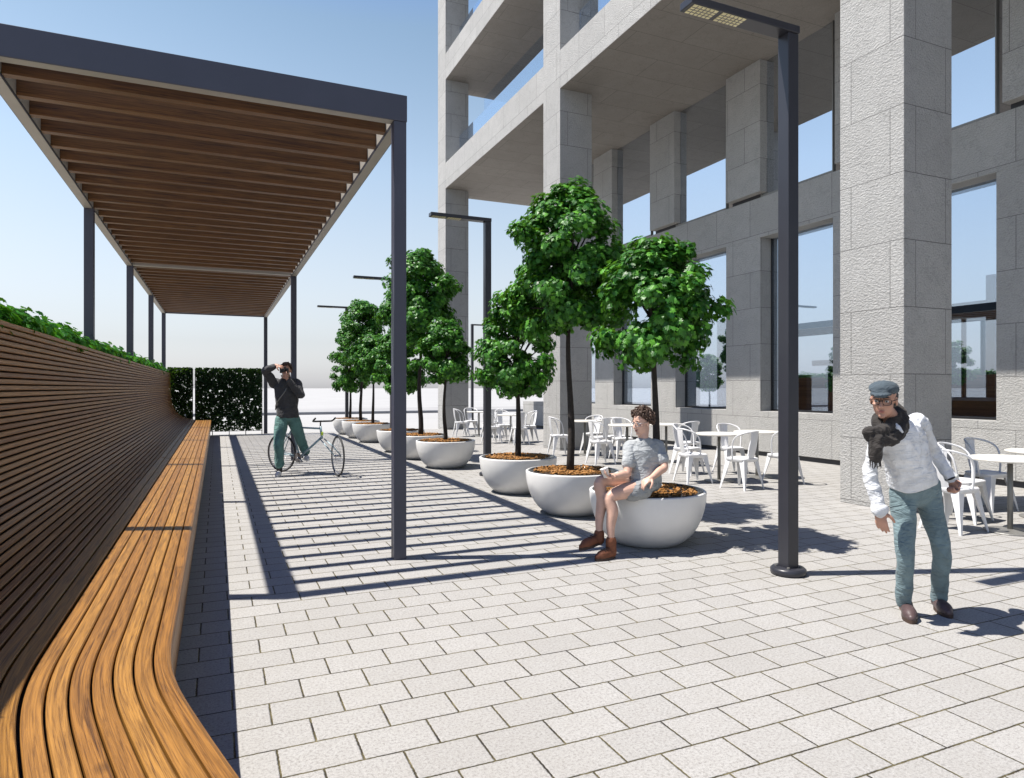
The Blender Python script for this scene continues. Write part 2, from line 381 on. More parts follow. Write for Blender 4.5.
# interior seen through the glass: floor is the pavement; dark counters and glazed lobby frames
IX = 12.3
pb(MB().bx(IX, IX+.5, 5.3, 9.2, 0, 1.27), 'counter', M['frame'], .01)
pb(MB().bx(IX-.06, IX+.56, 5.25, 9.25, 1.272, 1.33), 'counter_top', M['inner'], .005)
m = MB().bx(IX, IX+.16, 5.4, 9.1, 2.76, 3.04); m.bx(IX-.01, IX+.15, 7.25, 7.40, 1.332, 3.47); m.bx(IX, IX+.06, 7.77, 7.83, 1.332, 2.759)
pb(m, 'lobby_frame', M['frame'], .004)
m = MB().bx(IX, IX+.16, 11.3, 11.55, 0, 1.8); pb(m, 'lobby_frame', M['frame'], .004)
m = MB().bx(IX, IX+.16, 10.57, 10.72, 0, 2.0); m.bx(IX-.004, IX+.16, 10.57, 11.15, 2.001, 2.12); pb(m, 'lobby_frame', M['frame'], .004)
m = MB().bx(IX, IX+.05, 12.3, 13.3, 2.15, 2.2); m.bx(IX, IX+.05, 12.46, 12.52, 0, 2.149); pb(m, 'lobby_frame', M['tleg'], .004)
m = MB().bx(IX, IX+.25, 13.95, 14.3, 0, 3.3); pb(m, 'lobby_frame', M['frame'], .004)
m = MB().bx(IX, IX+.5, 14.6, 21.5, .96, 1.03); m.bx(IX+.1, IX+.4, 14.7, 21.4, 0, .958); pb(m, 'counter', M['inner'], .004)
for y in (-2.6, 5.6, 14.4, 22.9): pb(MB().bx(18.0, 18.8, y, y+.8, 0, 8.69), 'rear_column', M['concrete'])

# ---------------------------------------------------------------- pergola
PG = empty('pergola', (0, 14.66, 0), 0, 'long slate steel pergola with brown timber slat roof over the wooden bench', 'pergola')
def pp(mb, name, mat, bevel=.004): mb.v = [(q[0], q[1]-14.66, q[2]) for q in mb.v]; return mb.build(name, mat, PG, bevel=bevel)
XL, XR = -1.52, 1.465
for y in (5.81, 14.66, 23.5): pp(MB().bx(XR-.055, XR+.055, y-.055, y+.055, 0, 3.829), 'post', M['metal'])
for y in (5.81, 10.2, 14.66, 19.1, 23.5): pp(MB().bx(XL-.055, XL+.055, y-.055, y+.055, 0, 3.829), 'post', M['metal'])
ZB, ZT = 3.83, 4.06
pp(MB().bx(XL-.06, XR+.06, 5.75, 5.86, ZB, ZT), 'beam', M['metal'])
pp(MB().bx(XL-.06, XR+.06, 23.45, 23.56, ZB, ZT), 'beam', M['metal'])
pp(MB().bx(XL-.06, XL+.045, 5.861, 23.449, ZB, ZT), 'beam', M['metal'])
pp(MB().bx(XR-.045, XR+.06, 5.861, 23.449, ZB, ZT), 'beam', M['metal'])
for sx in (-1, 1):  # thin strips, paler than the steel, on inner and lower rail faces
    xi = (XL+.046) if sx < 0 else (XR-.046)
    pp(MB().bx(xi-.003 if sx > 0 else xi, xi if sx > 0 else xi+.003, 5.87, 23.44, ZB+.02, ZT-.005), 'pale_rail_strip', M['pale_strip'], 0)
    pp(MB().bx((XL-.05) if sx < 0 else (XR-.04), (XL+.04) if sx < 0 else (XR+.05), 5.88, 23.43, ZB-.003, ZB), 'pale_rail_strip', M['pale_strip'], 0)
pp(MB().bx(XL+.06, XR-.06, 5.76, 5.85, ZB-.003, ZB), 'pale_rail_strip', M['pale_strip'], 0)
pp(MB().bx(XL+.06, XR-.06, 14.50, 14.64, ZB-.002, ZB+.06), 'sky_gap_strip', M['pale_strip'], 0)  # pale bar added to stand for sky showing between the slat panels
def slats(y0, y1, n):
    m = MB()
    for i in range(n):
        y = y0+(y1-y0)*i/(n-1); x0, x1, w, z0, z1 = XL+.051, XR-.051, .040, ZB+.015, ZT-.025
        v = [(x, y+sy*w, z) for x in (x0, x1) for sy in (-1, 1) for z in (z0, z1)]
        f = [(0, 1, 3, 2), (4, 6, 7, 5), (0, 4, 5, 1), (2, 3, 7, 6), (0, 2, 6, 4), (1, 5, 7, 3)]
        L = x1-x0; q = i
        uv = []
        for fc in f: uv.append([((v[k][0]-x0), q+.5+.4*((v[k][2]-z0)/(z1-z0)-.5)+(.15 if v[k][1] > y else -.15)) for k in fc])
        m.add(v, f, uv)
    return m
pp(slats(6.14, 14.28, 21), 'slat_panel', M['slatwood'], 0)
pp(slats(14.86, 23.18, 21), 'slat_panel', M['slatwood'], 0)

# ---------------------------------------------------------------- curved bench with slatted back
CY = 3.08; _bend = [(-.16, CY, 0.)]
for _i in range(230):        # 1 cm steps towards the viewer: a quick 14 degree turn, then a slow one
    x_, y_, _ = _bend[-1]; d_ = _i*.01; q_ = min(1, d_/.75); ph = R(14*q_*q_*(3-2*q_)+3*max(0, d_-.6)); _bend.append((x_+.01*math.sin(ph), y_-.01*math.cos(ph), ph))
def path_pt(o, s):          # s metres from the start of the curve: positive along +Y, negative round the bend
    if s >= 0: return (o, CY+s)
    x, y, ph = _bend[min(230, int(round(-s*100)))]; return (x+(o+.16)*math.cos(ph), y+(o+.16)*math.sin(ph))
SS = list(np.linspace(-2.2, 0, 34))+list(np.linspace(.25, 20.07, 60))
def sweep(m, poly, idx, ss, caps=True):
    """poly: closed list of (offset, z) ; board swept along the path"""
    n = len(poly); v = []
    for s in ss:
        for o, z in poly: v.append((*path_pt(o, s), z))
    f = []; uv = []
    for i in range(len(ss)-1):
        for j in range(n):
            j2 = (j+1) % n
            f.append((i*n+j, i*n+j2, (i+1)*n+j2, (i+1)*n+j))
            a, b = idx+.1+.8*j/n, idx+.1+.8*(j+1)/n
            uv.append([(ss[i], a), (ss[i], b), (ss[i+1], b), (ss[i+1], a)])
    if caps:
        f.append(tuple(range(n-1, -1, -1))); uv.append([(ss[0], idx+.5)]*n)
        f.append(tuple((len(ss)-1)*n+j for j in range(n))); uv.append([(ss[-1], idx+.5)]*n)
    m.add(v, f, uv)
def board(p0, p1, th, gap, dz=0):
    d = np.array(p1)-np.array(p0); L = np.hypot(*d); d /= L; nrm = np.array((-d[1], d[0]))
    if nrm[1] < 0: nrm = -nrm
    if nrm[1] < .25 and nrm[0] < 0: nrm = -nrm       # faces the sitter
    a = np.array(p0)+d*gap/2; b = np.array(p1)-d*gap/2; bv = .004
    return [tuple(a-nrm*th), tuple(a-nrm*bv), tuple(a+d*bv), tuple(b-d*bv), tuple(b-nrm*bv), tuple(b-nrm*th)]
BN = empty('bench', (-.6, 13, 0), 0, 'long honey timber bench curving towards the viewer, with a high dark slatted back wall', 'bench')
def pbn(mb, name, mat, smooth=False): mb.v = [(q[0]+.6, q[1]-13, q[2]) for q in mb.v]; return mb.build(name, mat, BN, smooth)
joints = [10.57-CY, 15.5-CY, 19.2-CY]
secs = []; prev = SS[0]
for j in joints+[20.07]:
    ss = [prev]+[s for s in SS if prev+.02 < s < j-.04]+[j-.018 if j < 19 else j]; secs.append(ss); prev = j+.018
fr = MB()
for i in range(5):
    z1 = .46-i*.082
    for q, ss in enumerate(secs): sweep(fr, [(-.20, z1-.075), (-.168-.006*i, z1-.075), (-.168-.006*i, z1), (-.20, z1)], q*20+i+9, ss)
pbn(fr, 'front_panel', M['seatwood'])
prof = crom([(-1.32, 1.96), (-1.31, 1.60), (-1.29, 1.25), (-1.25, 1.0), (-1.13, .75), (-.92, .59), (-.602, .507)], 12)
cum = [0]
for a, b in zip(prof[:-1], prof[1:]): cum.append(cum[-1]+float(np.hypot(*(b-a))))
NB = 39; at = lambda t: np.array([np.interp(t, cum, [p[0] for p in prof]), np.interp(t, cum, [p[1] for p in prof])])
seat = MB(); NP = 7; w = (.60-.16)/NP
for q, ss in enumerate(secs):
    for i in range(NP):
        a = -.60+i*w
        poly = board((a, .50), (a+w, .50), .035, .007)
        if i == NP-1: poly = [(a+.0035, .465), (a+.0035, .496), (a+.0075, .50), (a+w-.018, .50), (a+w-.005, .494), (a+w, .48), (a+w, .465)]
        sweep(seat, poly, q*20+i, ss)
for i in range(2):
    for q, ss in enumerate(secs): sweep(seat, board(at(cum[-1]-.135+.0675*i), at(cum[-1]-.0675+.0675*i), .03, .007), q*20+11+i, ss)
pbn(seat, 'seat', M['seatwood'])
back = MB()
LB = cum[-1]-.135
for i in range(NB):
    p0 = at(LB*i/NB); p1 = at(LB*(i+1)/NB)
    sweep(back, board(p0, p1, .026, .011), 100+i, SS)
pbn(back, 'backrest', M['backwood'])
bk = MB(); poly = [(float(at(t)[0])-.05*(1 if t < cum[-1]*.7 else .6), float(at(t)[1])-.05*(0 if t < cum[-1]*.4 else 1)) for t in np.linspace(0, cum[-1], 14)]
poly = [(-1.38, 1.93)]+[(min(o, -.62), z) for o, z in poly[1:]]+[(-.21, .455), (-.21, 0.02), (-1.38, .02)]
sweep(bk, poly, 0, SS); pbn(bk, 'light_block', M['backing'])  # solid near-black backing added so no light passes between the slats

# leaves
LEAF = [(0, 0), (.20, .06), (.50, .02), (.36, .26), (.52, .50), (.26, .52), (.30, .80), (.10, .74), (0, 1.05)]
LEAF = LEAF+[(-x, y) for x, y in LEAF[-2:0:-1]]
def leaves(pos, nrm, size, m, fold=.18, shape=LEAF):
    n = len(pos); A = rng.normal(size=(n, 3)); N = nrm/np.linalg.norm(nrm, axis=1)[:, None]
    D = np.array([0, 0, -1.])[None]*.9+A*.55; D -= N*(D*N).sum(1)[:, None]; D /= np.linalg.norm(D, axis=1)[:, None]
    T = np.cross(D, N); sh = np.array(shape); k = len(sh)
    sz = size*rng.uniform(.65, 1.25, n)
    V = pos[:, None, :]+sz[:, None, None]*(sh[None, :, 0, None]*T[:, None, :]+(sh[None, :, 1, None]-.4)*D[:, None, :]-fold*(np.abs(sh[None, :, 0, None])*1.2+(sh[None, :, 1, None]-.4)**2)*N[:, None, :])
    o = len(m.v); m.v += [tuple(q) for q in V.reshape(-1, 3)]
    h = (k+1)//2
    for i in range(n):
        b = o+i*k
        m.f.append(tuple(b+j for j in range(0, 9))); m.f.append((b+8,)+tuple(b+j for j in range(9, k))+(b,))
        m.uv += [[(0, 0)]*9, [(0, 0)]*(k-7)]

# planting strip behind the bench wall
PBX = empty('planter_box', (-1.9, 13, 0), 0, 'long raised planting box behind the slatted bench wall', 'planter box')
bx = MB(); sweep(bx, [(-2.2, 0), (-1.60, 0), (-1.60, 1.84), (-2.2, 1.84)], 0, SS); bx.v = [(q[0]+1.9, q[1]-13, q[2]) for q in bx.v]; bx.uv = []; bx.hasuv = False
bx.build('box', M['plinth'], PBX)
sm = MB(); sweep(sm, [(-2.15, 1.841), (-1.62, 1.841), (-1.62, 1.88), (-2.15, 1.88)], 0, SS); sm.v = [(q[0]+1.9, q[1]-13, q[2]) for q in sm.v]; sm.hasuv = False
sm.build('soil', M['mulch'], PBX)
hm = MB(); L = 11000
s_ = rng.uniform(SS[0], 20.0, L); cl = np.array([noise.noise(Vector((s*2.3, 3, 0)))+.5*noise.noise(Vector((s*6, 9, 0))) for s in s_])
hz = rng.beta(1.3, 1.6, L); o_ = -1.62+rng.normal(0, .13, L); o_ = np.where(rng.random(L) < .3, -1.42+rng.normal(0, .03, L), o_)
z_ = 1.88+hz*(.30+.22*cl); z_ = np.where(o_ > -1.46, np.minimum(z_, 1.94+.15*hz+.08*cl), z_)
o_ = np.minimum(o_, -.615-.5*(z_-.5)); z_ = np.maximum(z_, 1.90)
pos = np.array([(*path_pt(o, s), z) for o, s, z in zip(o_, s_, z_)])
nr = np.stack([(o_+1.6)*2+.5, rng.normal(0, .4, L), .5+hz], 1)+rng.normal(0, .45, (L, 3))
leaves(pos, nr, .085, hm); hm.v = [(q[0]+1.75, q[1]-13, q[2]-1.9) for q in hm.v]
tag(hm.build('hedge', M['ivy'], loc=(-1.75, 13, 1.9)), 'low bright green leafy hedge growing along the top of the bench wall', 'hedge')

# ivy screens closing the far end
def ivy_screen(x0, x1, label, dens):
    root = empty('ivy_screen', ((x0+x1)/2, 23.3, 0), 0, label, 'ivy screen', 'ivy screens at the far end of the pergola')
    w = x1-x0; f = MB()
    for x in np.linspace(-w/2+.02, w/2-.02, max(2, int(round(w/.5))+1)): f.bx(x-.012, x+.012, -.012, .012, 0, 2.1)
    for z in (.12, .6, 1.1, 1.6, 2.08): f.bx(-w/2, w/2, -.008, .008, z-.008, z+.008)
    f.build('trellis', M['black'], root)
    n = int(w*dens); x = rng.uniform(-w/2+.03, w/2-.03, n); z = .13+2.0*rng.random(n)**.85
    hole = np.array([noise.noise(Vector((a*6+x0, b*6, 1)))+.8*noise.noise(Vector((a*15, b*15+x0, 4))) for a, b in zip(x, z)])
    keep = hole < .36+.3*rng.random(n); x, z = x[keep], z[keep]; n = len(x)
    y = rng.normal(0, .06, n); pos = np.stack([x, y, z], 1); nr = np.stack([rng.normal(0, .5, n), np.sign(y+1e-4)*-1-.3, .5+rng.normal(0, .5, n)], 1)
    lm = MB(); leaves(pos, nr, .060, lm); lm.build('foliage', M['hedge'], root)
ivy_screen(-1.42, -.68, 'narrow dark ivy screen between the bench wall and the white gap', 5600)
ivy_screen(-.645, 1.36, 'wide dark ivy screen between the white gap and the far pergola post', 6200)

# ---------------------------------------------------------------- street lamps
def lamp(x, y, label, rz=0, h=4.43, first=[None]):
    if first[0] is None:
        r = empty('street_lamp', (x, y, 0), rz, label, 'street lamp', 'street lamps along the planters')
        MB().bx(-.055, .055, -.055, .055, .02, 4.34).build('pole', M['lampmetal'], r, bevel=.005)
        MB().lathe([(0, 0), (.125, 0), (.137, .012), (.137, .045), (.12, .060), (0, .061)], 32).build('base', M['lampmetal'], r, True, bevel=.0)
        for a in range(4): t = R(45+90*a); MB().lathe([(0, .06), (.012, .06), (.012, .072), (0, .073)], 8, (.09*math.cos(t), .09*math.sin(t), 0)).build('bolt', M['tleg'], r)
        MB().bx(-1.02, .055, -.07, .07, 4.34, 4.40).build('arm', M['lampmetal'], r, bevel=.006)
        for c in range(2):
            x_ = -.985+c*.27; l = MB().bx(x_, x_+.225, -.058, .058, 4.336, 4.3405); lo_ = l.build('lens', M['led'], r); g_ = MB()
            for i in range(1, 6): g_.bx(x_+i*.0375-.003, x_+i*.0375+.003, -.058, .058, 4.333, 4.3365)
            for j in range(1, 4): g_.bx(x_, x_+.225, -.058+j*.029-.0025, -.058+j*.029+.0025, 4.3335, 4.3362)
            g_.build('grid', M['tleg'], lo_)
        first[0] = r; return r
    return dup(first[0], (x, y, 0), rz, label)
lamp(4.22, 4.06, 'tall black street lamp standing alone on the paving, nearest the viewer')
lamp(4.24, 10.70, 'dark street lamp rising between the large front trees and the next planter group')
lamp(4.24, 17.5, 'far street lamp whose arm shows over the dense middle trees')
lamp(4.24, 24.3, 'farthest street lamp with only its arm and lower pole showing beside the last small trees')
lamp(10.6, 28.6, 'distant thin lamp behind the cafe chairs, its short arm pointing right', R(180))

# ---------------------------------------------------------------- planters and trees
def make_planter():
    r = empty('bowl_planter', (0, 0, 0))
    prof = [(0, 0), (.27, 0), (.33, .012), (.41, .075), (.48, .17), (.53, .29), (.555, .40), (.562, .49), (.558, .505), (.548, .51)]
    inn = [(.535, .508), (.53, .50), (.52, .40), (0, .38)]
    MB().lathe(crom(prof, 3)+inn, 72).build('bowl', M['bowl'], r, True)
    MB().lathe([(.529, .5085), (.527, .512), (.505, .512), (.50, .505), (.478, .44), (.47, .40), (.528, .40)], 72).build('liner', M['liner'], r, True)
    m = MB(); n, rg = 60, 14; rings = []
    for i in range(rg+1):
        rr = .485*i/rg+.001
        rings.append([(rr*math.cos(2*math.pi*j/n), rr*math.sin(2*math.pi*j/n), .487+.02*(1-(rr/.49)**2)+.016*noise.noise(Vector((rr*math.cos(2*math.pi*j/n)*16, rr*math.sin(2*math.pi*j/n)*16, 0)))) for j in range(n)])
    m.loft(rings, False)
    for _ in range(420):
        a, q = random.uniform(0, 6.28), .47*math.sqrt(random.random()); rot = Quaternion(Vector((random.gauss(0, 1), random.gauss(0, 1), random.gauss(0, 1))).normalized(), random.uniform(0, 1)).to_matrix() @ Matrix.Rotation(random.uniform(0, 3.1), 3, 'Z')
        m.box((q*math.cos(a), q*math.sin(a), .508+.012*random.random()), (random.uniform(.02, .05), random.uniform(.012, .025), .008), rot)
    m.build('mulch', M['mulch'], r)
    return r
def make_tree(H, zb, wid, seed, nl):
    global rng
    rng = np.random.default_rng(seed); rd = random.Random(seed)
    r = empty('tree', (0, 0, 0)); t = MB(); kx = lambda z: (.025*math.sin(z*3.1+seed), .025*math.cos(z*2.6+seed*2))
    rt = .022+.012*wid
    pts = [(*[q*(min(1, (z)/.4)) for q in kx(z+.4)], z) for z in np.linspace(0, H*.72, 16)]
    t.tube(pts, list(np.linspace(rt*1.25, rt*.35, 16)), 10)
    hh = (H-zb)/2; zc = (H+zb)/2
    C = []
    prof = lambda t: np.interp(t, [0, .10, .25, .45, .65, .82, .94, 1], [.66, .95, 1.0, .95, .84, .68, .48, .22])*wid/2
    lob = [rd.uniform(.86, 1.08) for _ in range(7)]
    for i in range(74):
        for _ in range(60):
            tt = rd.random(); a = rd.uniform(0, 6.283); q = rd.random()**.42
            rr = prof(tt)*q*.90*lob[int(a/6.284*7)]
            if i % 12 == 5: rr = prof(tt)*rd.uniform(.98, 1.12)
            p = Vector((rr*math.cos(a), rr*math.sin(a), zb+.05+(H-zb-.10)*tt)); d = Vector((math.cos(a)*q, math.sin(a)*q, (tt-.4)*1.6))
            if all((p-u).length > .105*wid for u, _ in C): break
        C.append((p, d))
    for p, d in C[:22]:
        k = rd.uniform(.45, .85); b = Vector((*kx(zb+.4), zb+.05+(p.z-zb)*k*.7)); b.x *= .9
        t.tube([b, (b+p)/2+Vector((0, 0, .04)), p], [rt*.42, rt*.28, .004], 6)
    t.build('trunk', M['bark'], r, True)
    P_, N_ = [], []
    per = nl//len(C)
    for p, d in C:
        cr = wid*rd.uniform(.095, .155)
        q = rng.normal(size=(per, 3)); q /= np.linalg.norm(q, axis=1)[:, None]; q *= (rng.random((per, 1))**.4)
        nrm = q*1.0+np.array(d)*.8+np.array([0, 0, .6])+rng.normal(0, .5, (per, 3))
        P_.append(np.array(p)+q*cr*np.array([1, 1, .8])); N_.append(nrm)
    m = MB(); leaves(np.concatenate(P_), np.concatenate(N_), .064, m); m.build('crown', M['leaf'], r)
    return r
GP, GT = 'white bowl planters in a row', 'trees in the white bowl planters'
pl0 = make_planter()
PX = 3.98
prow = [(5.49, 'white bowl planter with a man in grey sitting on its rim'),
        (7.13, 'white bowl planter under the tallest front tree, just left of the seated man'),
        (8.88, 'white bowl planter under the small tree beside the second street lamp'),
        (12.19, 'nearest white bowl planter of the middle group, right of the front pergola post'),
        (13.9, 'white bowl planter mostly hidden behind the front pergola post'),
        (15.6, 'last white bowl planter of the middle group, left of the front pergola post'),
        (18.7, 'nearest white bowl planter of the farthest group, beyond the bicycle'),
        (20.4, 'white bowl planter in the middle of the farthest group'),
        (22.2, 'farthest white bowl planter, at the left end of the row')]
for i, (y, lb) in enumerate(prow):
    x = (3.86, 3.93, 4.0)[i] if i < 3 else PX
    if i == 0:
        o = pl0; o.location = (x, y, 0); tag(o, lb, 'planter', GP)
    else: o = dup(pl0, (x, y, 0), i*1.3, lb)
TA = make_tree(2.50, 1.24, 1.20, 11, 9500); TB = make_tree(3.47, 1.66, 1.50, 23, 17500); TC = make_tree(2.46, .94, 1.25, 5, 9500)
trow = [(5.49, TA, 1, 0, 'round-headed young tree in the planter behind the seated man'),
        (7.13, TB, 1, .4, 'tallest front tree with egg-shaped crown and straight thick trunk'),
        (8.88, TC, 1, .2, 'small tree with low crown and crooked trunk beside the second street lamp'),
        (12.19, TA, .93, 2.1, 'small tree right of the front pergola post, nearest of the middle group'),
        (13.9, TB, 1.14, 2.4, 'tall tree of the middle group rising behind the front pergola post'),
        (15.6, TC, 1, 2.2, 'small tree of the middle group showing left of the front pergola post'),
        (18.7, TA, 1, 4.1, 'nearest small tree of the farthest group, left of the front pergola post'),
        (20.4, TB, 1.05, 4.4, 'tall tree in the middle of the farthest group'),
        (22.2, TC, 1, 4.2, 'farthest small tree, at the left end of the tree row')]
used = set()
for i, (y, src, sc, rz, lb) in enumerate(trow):
    px_ = (3.96, 3.90, 4.0)[i] if i < 3 else PX
    if id(src) not in used:
        used.add(id(src)); o = src; o.location = (px_, y, .47); o.rotation_euler = (0, 0, rz); tag(o, lb, 'tree', GT)
    else: o = dup(src, (px_, y, .47), rz, lb)
    o.scale = (sc, sc, sc)

# ---------------------------------------------------------------- cafe tables and chairs
def make_table():
    r = empty('cafe_table')
    MB().lathe([(0, .745), (.36, .745), (.375, .75), (.378, .76), (.375, .77), (.365, .774), (0, .774)], 56).build('table_top', M['ttop'], r, False)
    MB().tube([(0, 0, .03), (0, 0, .745)], .026, 14).build('stem', M['tleg'], r, True)
    MB().lathe([(0, 0), (.235, 0), (.24, .006), (.235, .014), (.05, .03), (0, .031)], 40).build('base', M['tleg'], r, False)
    return r
def make_chair():      # sheet-metal cafe chair facing +X
    r = empty('cafe_chair'); s = MB()
    def sq(w, z, rr=.07, n=6):
        o = []
        for cx, cy, a0 in ((1, 1, 0), (-1, 1, 90), (-1, -1, 180), (1, -1, 270)):
            for i in range(n): t = R(a0+90*i/(n-1)); o.append((cx*(w-rr)+rr*math.cos(t), cy*(w-rr)+rr*math.sin(t), z))
        return o
    s.loft([sq(.165, .405), sq(.182, .43), sq(.186, .452), sq(.18, .46), sq(.168, .462), sq(.15, .455), sq(.02, .453, .015)])
    s.build('seat', M['chair'], r)
    for sx in (1, -1):
        for sy in (1, -1):
            l = MB(); rings = []
            for t in np.linspace(0, 1, 7):
                z = .43*(1-t); k = .150+.072*t**1.1; w = .058*(1-t)**1.3+.017; d = .026*(1-t)+.014
                c = Vector((sx*k, sy*k, z))
                # arched wings near the seat
                rings.append([c+Vector((a*sx, b*sy, 0)) for a, b in ((d*.4, d*.4), (-w, d*.4), (-w, .1*d), (-d*.5, -d*.5), (.1*d, -w), (d*.4, -w))])
            if sx*sy < 0: rings = [q[::-1] for q in rings]
            l.loft(rings[::-1]); l.build('leg', M['chair'], r)
    hoop = [(.03, .178, .43), (.02, .20, .58), (-.015, .215, .72), (-.09, .205, .80), (-.19, .135, .845), (-.235, .05, .858), (-.238, 0, .86)]
    hoop = hoop+[(x, -y, z) for x, y, z in hoop[-2::-1]]
    MB().tube(crom(hoop, 4), .0115, 8).build('back_frame', M['chair'], r, True)
    b = MB(); rings = []
    for t in np.linspace(0, 1, 8):
        z = .45+.40*t; x = -.168-.068*t-.012*math.sin(math.pi*t); w = .062+.022*t
        rings.append([(x+.004, -w, z), (x-.008*math.cos(0), -w*.5, z), (x-.012, 0, z), (x-.008, w*.5, z), (x+.004, w, z), (x+.009, w, z), (x-.006, 0, z), (x+.009, -w, z)])
    b.loft(rings); b.build('backrest', M['chair'], r, False)
    return r
tabs = [(7.58, 4.32, 'round cream cafe table nearest the man in the cap'),
        (8.75, 4.62, 'round cafe table cut by the right edge of the picture'),
        (7.40, 8.55, 'round cream cafe table between the seated man and the tall front lamp'),
        (8.32, 8.68, 'round cafe table half hidden by the tall front lamp, nearer the wall'),
        (8.34, 11.2, 'cafe table close to the wall, right behind the seated man'),
        (7.54, 13.1, 'cafe table in front of the second column, beside the thick tree trunk'),
        (7.47, 11.3, 'cafe table showing just left of the seated man, nearer the trees'),
        (7.40, 16.9, 'cafe table beyond the second column, beside the small crooked tree'),
        (7.45, 19.5, 'farthest cafe table, behind the second street lamp')]
GTb, GC = 'round cafe tables along the arcade', 'white cafe chairs around the tables'
t0 = make_table()
for i, (x, y, lb) in enumerate(tabs):
    if i == 0: t0.location = (x, y, 0); tag(t0, lb, 'table', GTb)
    else: dup(t0, (x, y, 0), 0, lb, GTb)
chs = [(7.13, 4.62, 0, 'white metal cafe chair just behind the left arm of the man in the cap'),
       (7.77, 4.93, -80, 'white metal cafe chair on the wall side of the table nearest the capped man'),
       (8.75, 5.25, -95, 'white metal cafe chair at the right edge, pushed under the cut-off table'),
       (6.93, 8.62, -8, 'white metal cafe chair with its back to the seated man, by the nearest middle table'),
       (7.55, 9.55, -70, 'white metal cafe chair turned away, behind the chair nearest the seated man'),
       (7.20, 7.82, 100, 'white metal cafe chair with its back to the tall front lamp'),
       (8.30, 9.30, -100, 'white metal cafe chair behind the table left of the tall lamp, against the wall'),
       (8.15, 7.95, 85, 'white metal cafe chair partly behind the tall front lamp'),
       (7.78, 11.95, -100, 'white metal cafe chair at the table left of the seated man, on its far side'),
       (6.95, 11.45, -5, 'white metal cafe chair just left of the head of the seated man'),
       (8.35, 10.55, 92, 'white metal cafe chair hidden behind the shoulder of the seated man'),
       (8.05, 12.6, 60, 'white metal cafe chair between the thick trunk and the seated man, by the wall'),
       (6.98, 13.25, -10, 'white metal cafe chair just left of the thick tree trunk'),
       (7.55, 12.45, 95, 'white metal cafe chair just right of the thick tree trunk'),
       (7.98, 13.5, -150, 'white metal cafe chair in the shade of the second column'),
       (6.85, 16.95, 0, 'white metal cafe chair between the second lamp and the crooked trunk'),
       (7.95, 16.95, 175, 'white metal cafe chair right of the crooked trunk'),
       (7.45, 17.6, -90, 'white metal cafe chair behind the table beside the crooked trunk'),
       (7.35, 16.25, 85, 'white metal cafe chair in front of the table beside the crooked trunk'),
       (6.90, 19.6, -5, 'leftmost white metal cafe chair, beside the farthest column'),
       (7.45, 20.2, -95, 'white metal cafe chair behind the farthest table'),
       (7.95, 19.4, 178, 'white metal cafe chair just left of the second lamp pole'),
       (7.55, 18.85, 88, 'white metal cafe chair in front of the farthest table')]
c0 = make_chair()
for i, (x, y, a, lb) in enumerate(chs):
    if i == 0: c0.location = (x, y, 0); c0.rotation_euler = (0, 0, R(a)); tag(c0, lb, 'chair', GC)
    else: dup(c0, (x, y, 0), R(a), lb, GC)

# ---------------------------------------------------------------- people
DG = bpy.context.evaluated_depsgraph_get
def remesh(mb, name, mat, parent, vox=.006, smooth=4, disp=0, dscale=9, seed=0):
    me = bpy.data.meshes.new(name); me.from_pydata(mb.v, [], mb.f); o = bpy.data.objects.new(name, me); COL.objects.link(o)
    r = o.modifiers.new('r', 'REMESH'); r.mode = 'VOXEL'; r.voxel_size = vox
    if smooth: s = o.modifiers.new('s', 'SMOOTH'); s.iterations = smooth; s.factor = .5
    dg = DG(); dg.update(); ev = o.evaluated_get(dg); nm = bpy.data.meshes.new_from_object(ev); o.modifiers.clear(); o.data = nm; bpy.data.meshes.remove(me); nm.name = name
    nm.materials.clear(); nm.materials.append(mat); nm.polygons.foreach_set('use_smooth', [True]*len(nm.polygons))
    if disp:
        k = len(nm.vertices); co = np.zeros(k*3); no = np.zeros(k*3); nm.vertices.foreach_get('co', co); nm.vertex_normals.foreach_get('vector', no)
        co = co.reshape(-1, 3); no = no.reshape(-1, 3); dd = np.zeros(k)
        for i, p in enumerate(co.tolist()):
            q = Vector((p[0]*1.1+seed, p[1]*1.1, p[2]*.9))*dscale; w_ = noise.noise(q*.6)*1.3
            d = 1-abs(noise.noise(q+Vector((w_, 0, w_)))); dd[i] = d*d-.55
        co += no*(dd*disp)[:, None]; nm.vertices.foreach_set('co', co.ravel())
    nm.update(); o.parent = parent; return o
V = Vector
def limb(m, pts, rad, k=5, n=16):
    q = crom([(*p, r) for p, r in zip(pts, rad)], k); m.tube([p[:3] for p in q], [float(p[3]) for p in q], n, round_end=True)
def torso(m, rows, k=5, n=22):
    # rows: (centre, lateral vector (half width), depth vector (half depth))
    q = crom([(*c, *a, *b) for c, a, b in rows], k); rings = []
    def ring(p, s=1, off=V((0, 0, 0))):
        c, a, b = V(p[:3])+off, V(p[3:6]), V(p[6:9]); o = []
        for j in range(n):
            t = 2*math.pi*j/n; ct, st = math.cos(t), math.sin(t); e = .82
            o.append(c+a*s*math.copysign(abs(ct)**e, ct)+b*s*math.copysign(abs(st)**e, st))
        return o
    ax0 = (V(q[0][:3])-V(q[1][:3])).normalized(); ax1 = (V(q[-1][:3])-V(q[-2][:3])).normalized()
    rings.append(ring(q[0], .45, ax0*.03)); rings.append(ring(q[0], .8, ax0*.02)); rings += [ring(p) for p in q]; rings.append(ring(q[-1], .8, ax1*.02)); rings.append(ring(q[-1], .45, ax1*.03))
    m.loft(rings)
